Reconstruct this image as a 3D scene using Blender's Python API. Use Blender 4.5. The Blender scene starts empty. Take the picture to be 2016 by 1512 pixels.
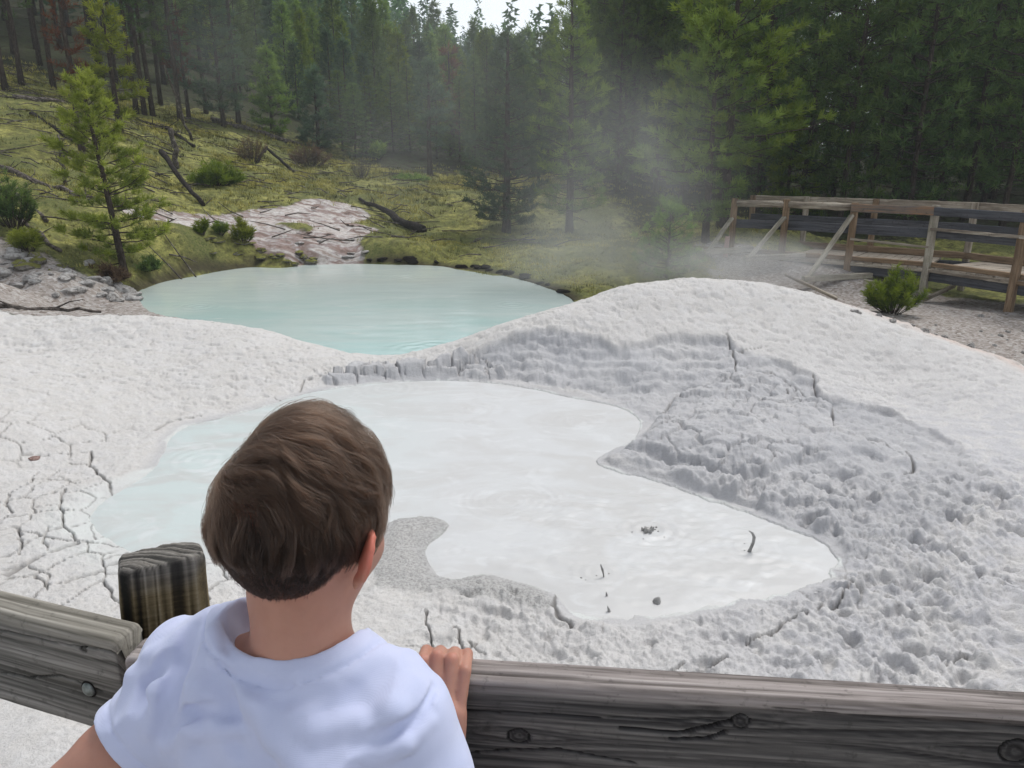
import bpy, math, random
import numpy as np
from mathutils import Vector, Matrix, Euler

rnd = random.Random(7)
scene = bpy.context.scene
COL = scene.collection
PI = math.pi

# ------------------------------------------------------------------ camera model
EYEZ = 1.45
PITCH = math.radians(17.0)
FPX = 1500.0
CP, SP = math.cos(PITCH), math.sin(PITCH)

def ray(u, v):
    a = (u - 1008.0) / FPX
    b = (756.0 - v) / FPX
    return np.array([a, CP + b * SP, -SP + b * CP])

def at_z(u, v, z):
    r = ray(u, v)
    t = (z - EYEZ) / r[2]
    return np.array([r[0] * t, r[1] * t, z])

def at_d(u, v, d):
    r = ray(u, v)
    t = d / r[1]
    return np.array([r[0] * t, d, EYEZ + r[2] * t])

# ------------------------------------------------------------------ numpy noise
def _hash(ix, iy, seed):
    h = (ix.astype(np.int64) * 374761393 + iy.astype(np.int64) * 668265263 + seed * 1274126177) & 0xFFFFFFFF
    h = ((h ^ (h >> 13)) * 1274126177) & 0xFFFFFFFF
    h = ((h ^ (h >> 16)) * 2246822519) & 0xFFFFFFFF
    return ((h ^ (h >> 15)) & 0xFFFFFF).astype(np.float64) / float(0xFFFFFF)

def vnoise(x, y, seed=0):
    ix = np.floor(x); iy = np.floor(y)
    fx = x - ix; fy = y - iy
    fx = fx * fx * fx * (fx * (fx * 6 - 15) + 10)
    fy = fy * fy * fy * (fy * (fy * 6 - 15) + 10)
    a = _hash(ix, iy, seed); b = _hash(ix + 1, iy, seed)
    c = _hash(ix, iy + 1, seed); d = _hash(ix + 1, iy + 1, seed)
    return (a + (b - a) * fx) * (1 - fy) + (c + (d - c) * fx) * fy

def fbm(x, y, oct=4, seed=0, gain=0.5):
    s = 0; a = 1; t = 0
    for i in range(oct):
        c, sn = math.cos(i * 0.7 + 0.3), math.sin(i * 0.7 + 0.3)
        s = s + a * (vnoise(c * x - sn * y, sn * x + c * y, seed + i * 17) - 0.5)
        t += a; a *= gain; x = x * 2.03; y = y * 2.03
    return s / t * 2

def worley(x, y, seed=0):
    ix = np.floor(x); iy = np.floor(y)
    f1 = np.full(x.shape, 9.0); f2 = np.full(x.shape, 9.0); idv = np.zeros(x.shape)
    for dx in (-1, 0, 1):
        for dy in (-1, 0, 1):
            cx = ix + dx; cy = iy + dy
            px = cx + _hash(cx, cy, seed); py = cy + _hash(cx, cy, seed + 5)
            d = np.hypot(px - x, py - y)
            m = d < f1
            f2 = np.where(m, f1, np.minimum(f2, d))
            idv = np.where(m, _hash(cx, cy, seed + 9), idv)
            f1 = np.where(m, d, f1)
    return f1, f2, idv

def _hash3(ix, iy, iz, seed):
    return _hash(ix + iz * 57, iy + iz * 131, seed)

def vnoise3(x, y, z, seed=0):
    ix = np.floor(x); iy = np.floor(y); iz = np.floor(z)
    f = []
    for a, i in ((x, ix), (y, iy), (z, iz)):
        t = a - i
        f.append(t * t * (3 - 2 * t))
    r = 0
    for dx in (0, 1):
        for dy in (0, 1):
            for dz in (0, 1):
                w = (f[0] if dx else 1 - f[0]) * (f[1] if dy else 1 - f[1]) * (f[2] if dz else 1 - f[2])
                r = r + w * _hash3(ix + dx, iy + dy, iz + dz, seed)
    return r

def sst(a, b, x):
    t = np.clip((x - a) / (b - a), 0, 1)
    return t * t * (3 - 2 * t)

def seg_dist(x, y, pts, closed=False, want_t=False):
    pts = np.asarray(pts, float)
    best = np.full(x.shape, 1e9); bt = np.zeros(x.shape)
    n = len(pts)
    for i in range(n if closed else n - 1):
        ax, ay = pts[i][:2]; bx, by = pts[(i + 1) % n][:2]
        ex, ey = bx - ax, by - ay
        L = ex * ex + ey * ey + 1e-12
        t = np.clip(((x - ax) * ex + (y - ay) * ey) / L, 0, 1)
        d = np.hypot(x - ax - t * ex, y - ay - t * ey)
        if want_t:
            bt = np.where(d < best, (i + t) / (n - 1), bt)
        best = np.minimum(best, d)
    return (best, bt) if want_t else best

def poly_sd(x, y, pts):
    """signed distance to a closed polygon, negative inside"""
    pts = np.asarray(pts, float)
    d = seg_dist(x, y, pts, True)
    ins = np.zeros(x.shape, bool)
    n = len(pts)
    for i in range(n):
        ax, ay = pts[i][:2]; bx, by = pts[(i + 1) % n][:2]
        if ay == by: continue
        c = ((ay > y) != (by > y)) & (x < (bx - ax) * (y - ay) / (by - ay) + ax)
        ins ^= c
    return np.where(ins, -d, d)

def smooth_poly(pts, n=4):
    """Catmull-Rom resample of a closed polygon"""
    P = np.asarray(pts, float); m = len(P); out = []
    for i in range(m):
        p0, p1, p2, p3 = P[i - 1], P[i], P[(i + 1) % m], P[(i + 2) % m]
        for k in range(n):
            t = k / n
            out.append(0.5 * ((2 * p1) + (-p0 + p2) * t + (2 * p0 - 5 * p1 + 4 * p2 - p3) * t * t + (-p0 + 3 * p1 - 3 * p2 + p3) * t ** 3))
    return np.array(out)

# ------------------------------------------------------------------ mesh helpers
def mesh_from(name, verts, faces, smooth=True):
    """verts Nx3, faces int array Mx3 / Mx4, or a list of such arrays"""
    me = bpy.data.meshes.new(name)
    verts = np.asarray(verts, np.float32)
    if isinstance(faces, np.ndarray): faces = [faces]
    faces = [f for f in faces if len(f)]
    me.vertices.add(len(verts)); me.vertices.foreach_set('co', verts.ravel())
    nl = sum(f.size for f in faces); nf = sum(len(f) for f in faces)
    me.loops.add(nl); me.polygons.add(nf)
    li = np.concatenate([f.ravel() for f in faces]).astype(np.int32)
    st = []; o = 0
    for f in faces:
        k = f.shape[1]; st.append(o + np.arange(len(f)) * k); o += f.size
    me.loops.foreach_set('vertex_index', li)
    me.polygons.foreach_set('loop_start', np.concatenate(st).astype(np.int32))
    me.update(calc_edges=True)
    me.polygons.foreach_set('use_smooth', np.full(nf, smooth))
    me.update()
    return me

class MB:
    """collects raw geometry for ONE mesh"""
    def __init__(s): s.v = []; s.q = []; s.t = []; s.n = 0; s.c = []
    def add(s, v, q=None, t=None, c=None):
        v = np.asarray(v, float)
        if q is not None and len(q): s.q.append(np.asarray(q, int) + s.n)
        if t is not None and len(t): s.t.append(np.asarray(t, int) + s.n)
        s.v.append(v); s.n += len(v)
        s.c.append(np.full(len(v), 0.5) if c is None else np.broadcast_to(np.asarray(c, float), (len(v),)))
        return s
    def mesh(s, name, smooth=True, attr=True):
        f = []
        if s.q: f.append(np.concatenate(s.q))
        if s.t: f.append(np.concatenate(s.t))
        me = mesh_from(name, np.concatenate(s.v), f, smooth)
        if attr:
            a = me.attributes.new('shade', 'FLOAT', 'POINT'); a.data.foreach_set('value', np.concatenate(s.c).astype(np.float32))
        return me

def tube(mb, pts, radii, n=8, c=0.5, caps=True, rough=0, seed=0):
    P = np.asarray(pts, float); R = np.broadcast_to(np.asarray(radii, float), (len(P),))
    T = np.gradient(P, axis=0); T /= np.linalg.norm(T, axis=1)[:, None] + 1e-12
    up = np.array([0, 0, 1.0]) if abs(T[0][2]) < 0.9 else np.array([1.0, 0, 0])
    rs = np.random.RandomState(seed)
    V = []
    U = np.cross(T[0], up); U /= np.linalg.norm(U)
    for i in range(len(P)):
        U = U - T[i] * np.dot(U, T[i]); U /= np.linalg.norm(U) + 1e-12
        W = np.cross(T[i], U)
        a = np.arange(n) * 2 * PI / n
        r = R[i] * (1 + rough * rs.uniform(-1, 1, n))
        V.append(P[i] + (np.cos(a) * r)[:, None] * U + (np.sin(a) * r)[:, None] * W)
    V = np.concatenate(V); m = len(P)
    i, j = np.meshgrid(np.arange(m - 1), np.arange(n), indexing='ij')
    j2 = (j + 1) % n
    q = np.stack([i * n + j, i * n + j2, (i + 1) * n + j2, (i + 1) * n + j], -1).reshape(-1, 4)
    t = None
    if caps:
        V = np.concatenate([V, P[:1], P[-1:]]); k = m * n
        a = np.arange(n); b = (a + 1) % n
        t = np.concatenate([np.stack([b, a, np.full(n, k)], -1), np.stack([(m - 1) * n + a, (m - 1) * n + b, np.full(n, k + 1)], -1)])
    mb.add(V, q, t, c)

def plank(mb, a, b, w, h, up=(0, 0, 1), bevel=0.006, wear=0.003, seed=0, c=0.5, seg=None, cuts=(0, 0)):
    """a worn timber from a to b: width w (sideways), height h (along up); bevelled and slightly uneven"""
    a = np.asarray(a, float); b = np.asarray(b, float)
    L = np.linalg.norm(b - a); T = (b - a) / L
    up = np.asarray(up, float); S = np.cross(T, up); S /= np.linalg.norm(S); U = np.cross(S, T)
    rs = np.random.RandomState(seed)
    prof = []
    bw = min(bevel, w * .3, h * .3)
    for sx, sy in ((1, 1), (-1, 1), (-1, -1), (1, -1)):
        cx, cy = sx * (w / 2 - bw), sy * (h / 2 - bw)
        a0 = math.atan2(sy, sx) - PI / 4
        for k in range(3):
            t = a0 + k * PI / 4
            prof.append((cx + bw * math.cos(t), cy + bw * math.sin(t)))
    prof = np.array(prof); n = len(prof)
    m = seg or max(3, int(L / 0.12))
    V = []
    for i in range(m + 1):
        t = i / m
        off = rs.uniform(-wear, wear, (n, 2)) * 0.6
        p = prof + off
        jit = rs.uniform(-wear, wear, 2)
        V.append(a + T * (L * t) + np.outer(p[:, 0] + jit[0] * .5, S) + np.outer(p[:, 1] + jit[1] * .5, U))
    V = np.concatenate(V)
    i, j = np.meshgrid(np.arange(m), np.arange(n), indexing='ij'); j2 = (j + 1) % n
    q = np.stack([i * n + j, (i + 1) * n + j, (i + 1) * n + j2, i * n + j2], -1).reshape(-1, 4)
    e0 = a; e1 = b
    V = np.concatenate([V, [e0], [e1]]); k = (m + 1) * n
    A = np.arange(n); B = (A + 1) % n
    t = np.concatenate([np.stack([A, B, np.full(n, k)], -1), np.stack([m * n + B, m * n + A, np.full(n, k + 1)], -1)])
    mb.add(V, q, t, c)

def link(name, data, parent=None, mat=None, loc=None, rotz=None, scale=None):
    o = bpy.data.objects.new(name, data); COL.objects.link(o)
    if parent is not None: o.parent = parent
    if mat is not None and data is not None and hasattr(data, 'materials'):
        data.materials.clear()
        for m in (mat if isinstance(mat, (list, tuple)) else [mat]): data.materials.append(m)
    if loc is not None: o.location = loc
    if rotz is not None: o.rotation_euler = (0, 0, rotz)
    if scale is not None: o.scale = (scale,) * 3 if not hasattr(scale, '__len__') else scale
    return o

def tag(o, label=None, cat=None, group=None, kind=None):
    if label: o['label'] = label
    if cat: o['category'] = cat
    if group: o['group'] = group
    if kind: o['kind'] = kind
    return o

def thing(name, label, cat, loc=(0, 0, 0), rotz=0, group=None, scale=None):
    return tag(link(name, None, loc=loc, rotz=rotz, scale=scale), label, cat, group)

def copy_thing(root, loc, rotz, scale=1.0, label=None, group=None):
    r = root.copy(); COL.objects.link(r); r.location = loc; r.rotation_euler = (0, 0, rotz)
    r.scale = (scale,) * 3 if not hasattr(scale, '__len__') else scale
    if label: r['label'] = label
    if group: r['group'] = group
    for ch in list(KIDS.get(root.name, [])):
        c = ch.copy(); COL.objects.link(c); c.parent = r
    return r
KIDS = {}

# ------------------------------------------------------------------ node helper
class NT:
    def __init__(s, name):
        s.m = bpy.data.materials.new(name); s.m.use_nodes = True
        s.t = s.m.node_tree; s.t.nodes.clear()
        s.out = s.t.nodes.new('ShaderNodeOutputMaterial')
    def n(s, typ, inp=None, **kw):
        nd = s.t.nodes.new(typ)
        for k, v in kw.items(): setattr(nd, k, v)
        for k, v in (inp or {}).items():
            sk = nd.inputs[k]
            if isinstance(v, bpy.types.NodeSocket): s.t.links.new(v, sk)
            elif isinstance(v, tuple) and len(v) == 2 and isinstance(v[0], bpy.types.Node): s.t.links.new(v[0].outputs[v[1]], sk)
            elif isinstance(v, bpy.types.Node): s.t.links.new(v.outputs[2] if v.bl_idname == 'ShaderNodeMix' else v.outputs[0], sk)
            else: sk.default_value = v
        return nd
    def coord(s, scale=(1, 1, 1), kind='Object', rot=(0, 0, 0)):
        c = s.n('ShaderNodeTexCoord')
        return s.n('ShaderNodeMapping', {'Vector': c.outputs[kind], 'Scale': scale, 'Rotation': rot})
    def noise(s, vec, scale, detail=4, rough=0.55, dist=0.0):
        return s.n('ShaderNodeTexNoise', {'Vector': vec, 'Scale': scale, 'Detail': detail, 'Roughness': rough, 'Distortion': dist})
    def ramp(s, fac, stops, interp='LINEAR'):
        r = s.n('ShaderNodeValToRGB', {'Fac': fac}); cr = r.color_ramp; cr.interpolation = interp
        while len(cr.elements) < len(stops): cr.elements.new(0.5)
        for e, (p, c) in zip(cr.elements, stops):
            e.position = p
            e.color = (c, c, c, 1) if not hasattr(c, '__len__') else (*c[:3], 1)
        return r
    def mix(s, f, a, b, mode='MIX'):
        nd = s.t.nodes.new('ShaderNodeMix'); nd.data_type = 'RGBA'; nd.blend_type = mode; nd.clamp_factor = True
        for k, v in ((0, f), (6, a), (7, b)):
            sk = nd.inputs[k]
            if isinstance(v, bpy.types.Node):
                s.t.links.new(v.outputs[2] if v.bl_idname == 'ShaderNodeMix' else v.outputs[0], sk)
            elif isinstance(v, bpy.types.NodeSocket): s.t.links.new(v, sk)
            elif isinstance(v, tuple) and isinstance(v[0], bpy.types.Node): s.t.links.new(v[0].outputs[v[1]], sk)
            else: sk.default_value = (*v[:3], 1) if hasattr(v, '__len__') else v
        return nd
    def math(s, op, a, b=0.5, c=0.0):
        return s.n('ShaderNodeMath', {0: a, 1: b, 2: c}, operation=op)
    def attr(s, name): return s.n('ShaderNodeAttribute', attribute_name=name)
    def bsdf(s, color, rough=0.8, bump=None, bstr=0.5, bdist=0.01, spec=0.3, **kw):
        def o(v): return v.outputs[2] if isinstance(v, bpy.types.Node) and v.bl_idname == 'ShaderNodeMix' else v
        color = o(color)
        inp = {'Base Color': (*color, 1) if isinstance(color, tuple) and len(color) == 3 else color, 'Roughness': rough, 'Specular IOR Level': spec}
        inp.update(kw)
        if bump is not None:
            inp['Normal'] = s.n('ShaderNodeBump', {'Height': o(bump), 'Strength': bstr, 'Distance': bdist})
        b = s.n('ShaderNodeBsdfPrincipled', inp)
        s.t.links.new(b.outputs[0], s.out.inputs['Surface'])
        return s.m

# ------------------------------------------------------------------ render settings, camera, light
cam_d = bpy.data.cameras.new('camera'); cam = bpy.data.objects.new('camera', cam_d); COL.objects.link(cam)
cam_d.sensor_width = 36.0; cam_d.lens = FPX / 2016 * 36.0
cam_d.clip_start = 0.02; cam_d.clip_end = 3000
cam.location = (0, 0, EYEZ); cam.rotation_euler = (PI / 2 - PITCH, 0, 0)
cam_d.dof.use_dof = False
scene.camera = cam
scene.view_settings.view_transform = 'Standard'
scene.view_settings.look = 'None'
scene.view_settings.gamma = 1.0
scene.view_settings.exposure = EXPOSURE = 0.52
scene.cycles.use_denoising = True
try: scene.cycles.denoiser = 'OPENIMAGEDENOISE'
except Exception: pass
scene.cycles.max_bounces = 7
scene.cycles.diffuse_bounces = 3
scene.cycles.glossy_bounces = 3
scene.cycles.transmission_bounces = 4
scene.cycles.volume_bounces = 1
scene.cycles.transparent_max_bounces = 12
scene.cycles.volume_step_rate = 1.0
scene.cycles.volume_max_steps = 128
scene.cycles.use_adaptive_sampling = True
scene.cycles.adaptive_threshold = 0.02

SUN_EL, SUN_ROT = math.radians(58), math.radians(38)
w = bpy.data.worlds.new('World'); scene.world = w; w.use_nodes = True
nt = w.node_tree; nt.nodes.clear()
sky = nt.nodes.new('ShaderNodeTexSky'); sky.sky_type = 'NISHITA'; sky.sun_disc = False
sky.sun_elevation = SUN_EL; sky.sun_rotation = SUN_ROT; sky.dust_density = 4.0; sky.air_density = 1.0; sky.ozone_density = 1.5; sky.altitude = 2000
hs = nt.nodes.new('ShaderNodeHueSaturation'); hs.inputs['Saturation'].default_value = 0.22
bg = nt.nodes.new('ShaderNodeBackground'); bg.inputs[1].default_value = 0.15
wo = nt.nodes.new('ShaderNodeOutputWorld')
nt.links.new(sky.outputs[0], hs.inputs['Color']); nt.links.new(hs.outputs[0], bg.inputs[0]); nt.links.new(bg.outputs[0], wo.inputs[0])
sl = bpy.data.lights.new('sun', 'SUN'); sl.energy = 1.7; sl.angle = math.radians(22); sl.color = (1.0, 0.97, 0.93)
so = bpy.data.objects.new('sun', sl); COL.objects.link(so)
# the sun stands high in front of the photographer, veiled by cloud
sdir = Vector((math.sin(SUN_ROT) * math.cos(SUN_EL), math.cos(SUN_ROT) * math.cos(SUN_EL), math.sin(SUN_EL)))
so.rotation_euler = sdir.to_track_quat('Z', 'Y').to_euler()
# ================================================================== TERRAIN
WZ = -0.60      # level of the white mud pot
TZ = -0.75      # level of the turquoise spring behind it

def D(u, v, d): p = at_d(u, v, d); return [p[0], p[1], p[2]]
def Z(u, v, z): p = at_z(u, v, z); return [p[0], p[1], z]

ctrl = []
# white mound on the right: crest, front, flanks
ctrl += [D(1000, 641, 7.4), D(1130, 601, 7.7), D(1250, 563, 8.0), D(1380, 551, 8.2), D(1500, 561, 8.2), D(1620, 591, 8.0),
         D(1750, 641, 7.6), D(1900, 691, 7.2), D(2016, 726, 7.0), D(2200, 790, 6.6)]
ctrl += [D(1380, 600, 7.75), D(1250, 615, 7.55), D(1500, 610, 7.75), D(1250, 668, 7.1), D(1430, 660, 7.25), D(1100, 650, 7.25), D(1620, 660, 7.3), D(1600, 735, 6.6), D(1750, 740, 6.8), D(1750, 800, 6.1),
         D(1900, 760, 6.4), D(1925, 893, 4.95), D(2016, 800, 5.9), D(1150, 720, 6.75), D(1300, 740, 6.5), D(1500, 800, 5.9),
         D(1500, 900, 4.85), D(1350, 900, 4.8), D(1750, 960, 4.35), D(1950, 1000, 4.15)]
# behind the mound the ground drops to the gravel before the bridge
ctrl += [Z(1250, 470, -0.62), Z(1400, 480, -0.8), Z(1600, 560, -0.92), Z(1840, 602, -1.1), Z(1720, 625, -1.0), Z(2016, 640, -1.12), [4.2, 10.6, -0.95], [2.6, 10.4, -0.85], [1.4, 9.9, -0.78],
         [5.6, 8.6, -0.9], [6.5, 7.2, -0.75], [7.5, 10, -1.1], [9, 12.5, -1.15]]
# rim between the pools
ctrl += [D(900, 681, 7.3), D(820, 698, 7.3), D(730, 706, 7.35), D(650, 691, 7.6), D(500, 646, 8.3), D(350, 631, 8.6), D(180, 629, 8.7), D(0, 629, 8.8), D(-200, 632, 8.8)]
ctrl += [D(350, 670, 7.9), D(150, 680, 7.8), D(0, 700, 7.5), D(550, 730, 6.85), D(300, 760, 6.45)]
# flat shore of the white pot
for u, v in ((180, 1010), (215, 975), (260, 950), (320, 890), (370, 838), (430, 822), (520, 800), (600, 775), (680, 763), (760, 754), (850, 750), (950, 752), (1050, 766), (1120, 782),
             (1180, 792), (1230, 807), (1262, 830), (1210, 885), (1300, 955), (1400, 990), (1480, 1015), (1560, 1055), (1620, 1090), (1640, 1110), (1600, 1135), (1540, 1150),
             (1400, 1195), (1300, 1215), (1200, 1220), (1120, 1205), (1060, 1155), (940, 1135), (840, 1100), (700, 1090), (500, 1130), (350, 1110), (250, 1080)):
    ctrl.append(Z(u, v, WZ + 0.006))
# near ground
ctrl += [D(1700, 1180, 3.25), D(2000, 1100, 3.65), D(1500, 1300, 2.68), D(1900, 1300, 2.72), D(1100, 1280, 2.75), D(700, 1230, 2.95),
         D(100, 900, 4.95), D(20, 1100, 3.75), D(150, 1180, 3.2), D(50, 1450, 2.12), [0, 1.5, -.52], [0.8, 1.5, -.5], [-.8, 1.5, -.54], [2, 2, -.5], [-2, 2, -.54],
         [3.5, 3.5, -.5], [5.5, 5, -.52], [-3.5, 5, -.5], [-5, 7, -.42], [-6, 4, -.45], [-7, 8, -.35]]
# shores of the turquoise spring
SPR = []
for u, v in ((330, 625), (285, 606), (268, 588), (278, 571), (330, 553), (420, 536), (500, 526), (600, 521), (700, 519), (800, 521), (900, 529), (980, 541), (1050, 558), (1100, 575), (1135, 596)):
    p = Z(u, v, TZ); SPR.append(p[:2]); ctrl.append([p[0], p[1], TZ + 0.01])
SPR += [[1.15, 10.2], [0.6, 9.2], [-0.1, 8.6], [-0.9, 8.15], [-1.6, 8.2], [-2.3, 8.75], [-3.2, 9.4]]
for p in SPR[-7:]: ctrl.append([p[0], p[1], TZ + 0.01])
# brown shore left of the spring and the boulder bank behind
ctrl += [Z(120, 605, -0.68), Z(0, 600, -0.62), Z(200, 565, -0.55), D(0, 560, 10.4), D(100, 545, 11.1), D(230, 535, 12.6), D(0, 450, 12.6), D(150, 470, 13.2)]
# left slope
ctrl += [D(0, 350, 16), D(0, 200, 22), D(0, 110, 30), D(300, 420, 15.8), D(330, 480, 14.2), D(300, 330, 20.5), D(300, 240, 27), D(170, 170, 30), D(130, 370, 16.5), D(140, 280, 20),
         D(-300, 300, 18), D(-400, 450, 12), D(-400, 150, 28), D(-200, 540, 10)]
ctrl += [D(500, 250, 31), D(500, 330, 24), D(500, 400, 18.5), D(450, 432, 17), D(560, 432, 17.5), D(620, 500, 15.7), D(400, 500, 14.6), D(650, 305, 31), D(600, 360, 22.5), D(690, 400, 20),
         D(700, 460, 17.2), D(720, 490, 16.2), D(800, 505, 15.6), D(560, 505, 15.3)]
# meadow
ctrl += [D(760, 430, 19.6), D(820, 345, 27), D(750, 332, 29), D(900, 505, 16), D(900, 400, 21), D(1000, 462, 18.6), D(1000, 370, 24), D(1120, 462, 18.4), D(1060, 535, 14.6), D(1250, 500, 15.5),
         D(1250, 425, 20), D(1200, 380, 25), D(1380, 430, 19), D(1660, 532, 14.45), D(1537, 514, 15.1), D(1440, 503, 15.6), D(1825, 592, 13.7), D(1990, 615, 12.3), [9.0, 14.6, -1.15], [7.6, 15.6, -1.0], [6, 19, -.5], [9, 22, -.3], [13, 20, -.3], [10, 28, 0.1], [4, 28, .4], [18, 26, 0], [14, 14, -.7]]
ctrl += [[0, 34, 1.1], [-6, 33, 1.6], [12, 36, .6], [24, 34, .3], [-2, 26, .5]]
# all the way round behind the camera
ctrl += [[0, 0, -.5], [-3, -2, -.5], [3, -2, -.5], [-12, -5, -.3], [12, -5, -.5], [0, -25, -.4], [-25, -15, .6], [25, -15, -.4], [-32, 5, 4], [32, 5, -.4], [-16, 3, .4], [16, 3, -.5], [-20, 12, 2.6], [30, 20, -.1]]
ctrl = np.array(ctrl)

def _tps(r2): return 0.5 * r2 * np.log(r2 + 1e-9)
_n = len(ctrl)
_K = _tps(((ctrl[:, None, :2] - ctrl[None, :, :2]) ** 2).sum(-1)) + np.eye(_n) * 0.004
_P = np.concatenate([np.ones((_n, 1)), ctrl[:, :2]], 1)
_A = np.block([[_K, _P], [_P.T, np.zeros((3, 3))]])
_W = np.linalg.solve(_A, np.concatenate([ctrl[:, 2], np.zeros(3)]))

def base_rbf(x, y):
    s = _W[_n] + _W[_n + 1] * x + _W[_n + 2] * y
    for i in range(_n):
        s = s + _W[i] * _tps((x - ctrl[i, 0]) ** 2 + (y - ctrl[i, 1]) ** 2)
    return s

AZ_T = np.array([-3.2, -1.6, -1.0, -.62, -.5, -.35, -.22, -.15, -.06, .0, .06, .3, .6, 1.0, 1.6, 3.2])
EL_T = np.array([2, 4, 9, 13, 13, 12, 9.3, 7.6, 5.3, 4.5, 3.0, .4, .3, .3, 1, 2])
def base_h(x, y):
    x = np.asarray(x, float); y = np.asarray(y, float)
    r = np.hypot(x, y) + 1e-9
    k = np.minimum(1, 33.0 / r)
    z = base_rbf(x * k, y * k)
    az = np.arctan2(x, y)
    el = np.interp(az, AZ_T, EL_T)
    z130 = EYEZ + 130 * np.tan(np.radians(el))
    f = np.clip((r - 33) / 97, 0, 1.0)
    return z + (z130 - z) * (f * 0.75 + 0.25 * f * f)

def on_ground(u, v, dmin=1.2, dmax=200):
    """where the sight line of a pixel meets the ground"""
    r = ray(u, v)
    t = np.geomspace(dmin, dmax, 2500)
    X = r[0] * t; Y = r[1] * t; Zz = EYEZ + r[2] * t
    g = Zz - base_h(X, Y)
    i = np.argmax(g < 0)
    if g[i] >= 0: i = len(t) - 1
    if i > 0:
        a = g[i - 1] / (g[i - 1] - g[i] + 1e-12); tt = t[i - 1] + a * (t[i] - t[i - 1])
    else: tt = t[0]
    return np.array([r[0] * tt, r[1] * tt])

def G2(pts, dmin=1.2): return np.array([on_ground(u, v, dmin) for u, v in pts])
LUT = {}
def ground_h(x, y):
    """height of the built ground by lookup in its own grid"""
    a = np.arctan2(x, y); r = np.hypot(x, y)
    fi = np.interp(r, LUT['r'], np.arange(len(LUT['r']))); fj = np.interp(a, LUT['a'], np.arange(len(LUT['a'])))
    i = np.minimum(fi.astype(int), len(LUT['r']) - 2); j = np.minimum(fj.astype(int), len(LUT['a']) - 2); u = fi - i; v = fj - j
    return (lambda A: (A[i, j] * (1 - v) + A[i, j + 1] * v) * (1 - u) + (A[i + 1, j] * (1 - v) + A[i + 1, j + 1] * v) * u)
def gz(x, y): return float(ground_h(np.array([float(x)]), np.array([float(y)]))(LUT['h'])[0])

# --- outlines (traced on the ground, real size)
POT = smooth_poly([Z(u, v, WZ)[:2] for u, v in (
    (178, 1020), (205, 985), (255, 955), (300, 925), (322, 890), (338, 860), (372, 838), (440, 822), (520, 800), (600, 775), (680, 762), (760, 753), (850, 749), (950, 752), (1050, 766), (1120, 782),
    (1180, 792), (1230, 806), (1260, 830), (1250, 862), (1205, 886), (1172, 908), (1205, 925), (1300, 950), (1400, 987), (1480, 1012), (1560, 1046), (1625, 1072), (1652, 1105), (1632, 1138), (1570, 1160),
    (1490, 1178), (1400, 1194), (1300, 1211), (1200, 1216), (1130, 1206), (1098, 1176), (1060, 1156), (1000, 1142), (950, 1130), (900, 1140), (862, 1132), (840, 1102), (842, 1072), (872, 1050), (880, 1030),
    (850, 1018), (800, 1020), (765, 1030), (735, 1062), (680, 1085), (600, 1100), (500, 1108), (400, 1100), (300, 1098), (240, 1078), (200, 1052))], 3)
SPRING = smooth_poly(SPR, 4)
SCAR = G2([(870, 712), (915, 695), (960, 680), (1010, 655), (1060, 643), (1120, 648), (1175, 652), (1205, 670), (1255, 664), (1320, 655), (1370, 657), (1430, 655), (1470, 688), (1530, 705), (1600, 735), (1620, 770),
           (1700, 790), (1750, 803), (1810, 835), (1870, 860), (1925, 895), (1935, 915), (1975, 935), (1930, 955), (1915, 1010), (1850, 1060), (1760, 1110), (1660, 1110), (1640, 1090),
           (1560, 1040), (1400, 970), (1180, 905), (1280, 840), (1220, 790), (1120, 765), (960, 738), (860, 735)])
HUMP = G2([(1288, 830), (1325, 785), (1380, 750), (1450, 722), (1540, 735), (1600, 765), (1645, 805), (1665, 850), (1715, 872), (1760, 895), (1700, 892), (1640, 905), (1560, 918), (1500, 942),
           (1400, 930), (1335, 905), (1300, 890), (1215, 892)])
SHELF = G2([(1170, 908), (1235, 893), (1330, 912), (1400, 940), (1500, 960), (1600, 962), (1700, 985), (1690, 1005), (1600, 995), (1500, 1002), (1440, 985), (1350, 955), (1290, 940), (1200, 922)])
SLAB = G2([(640, 742), (700, 728), (770, 722), (850, 715), (905, 695), (960, 700), (1000, 720), (960, 745), (850, 745), (760, 750), (680, 757), (640, 760)])
SPIT = G2([(735, 1035), (800, 1014), (885, 1018), (888, 1045), (846, 1075), (848, 1128), (930, 1130), (1050, 1150), (1095, 1190), (1060, 1200), (900, 1165), (735, 1160)])
MUD_EDGE = G2([(-400, 640), (0, 628), (180, 628), (350, 622), (480, 640)], 4)

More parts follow.
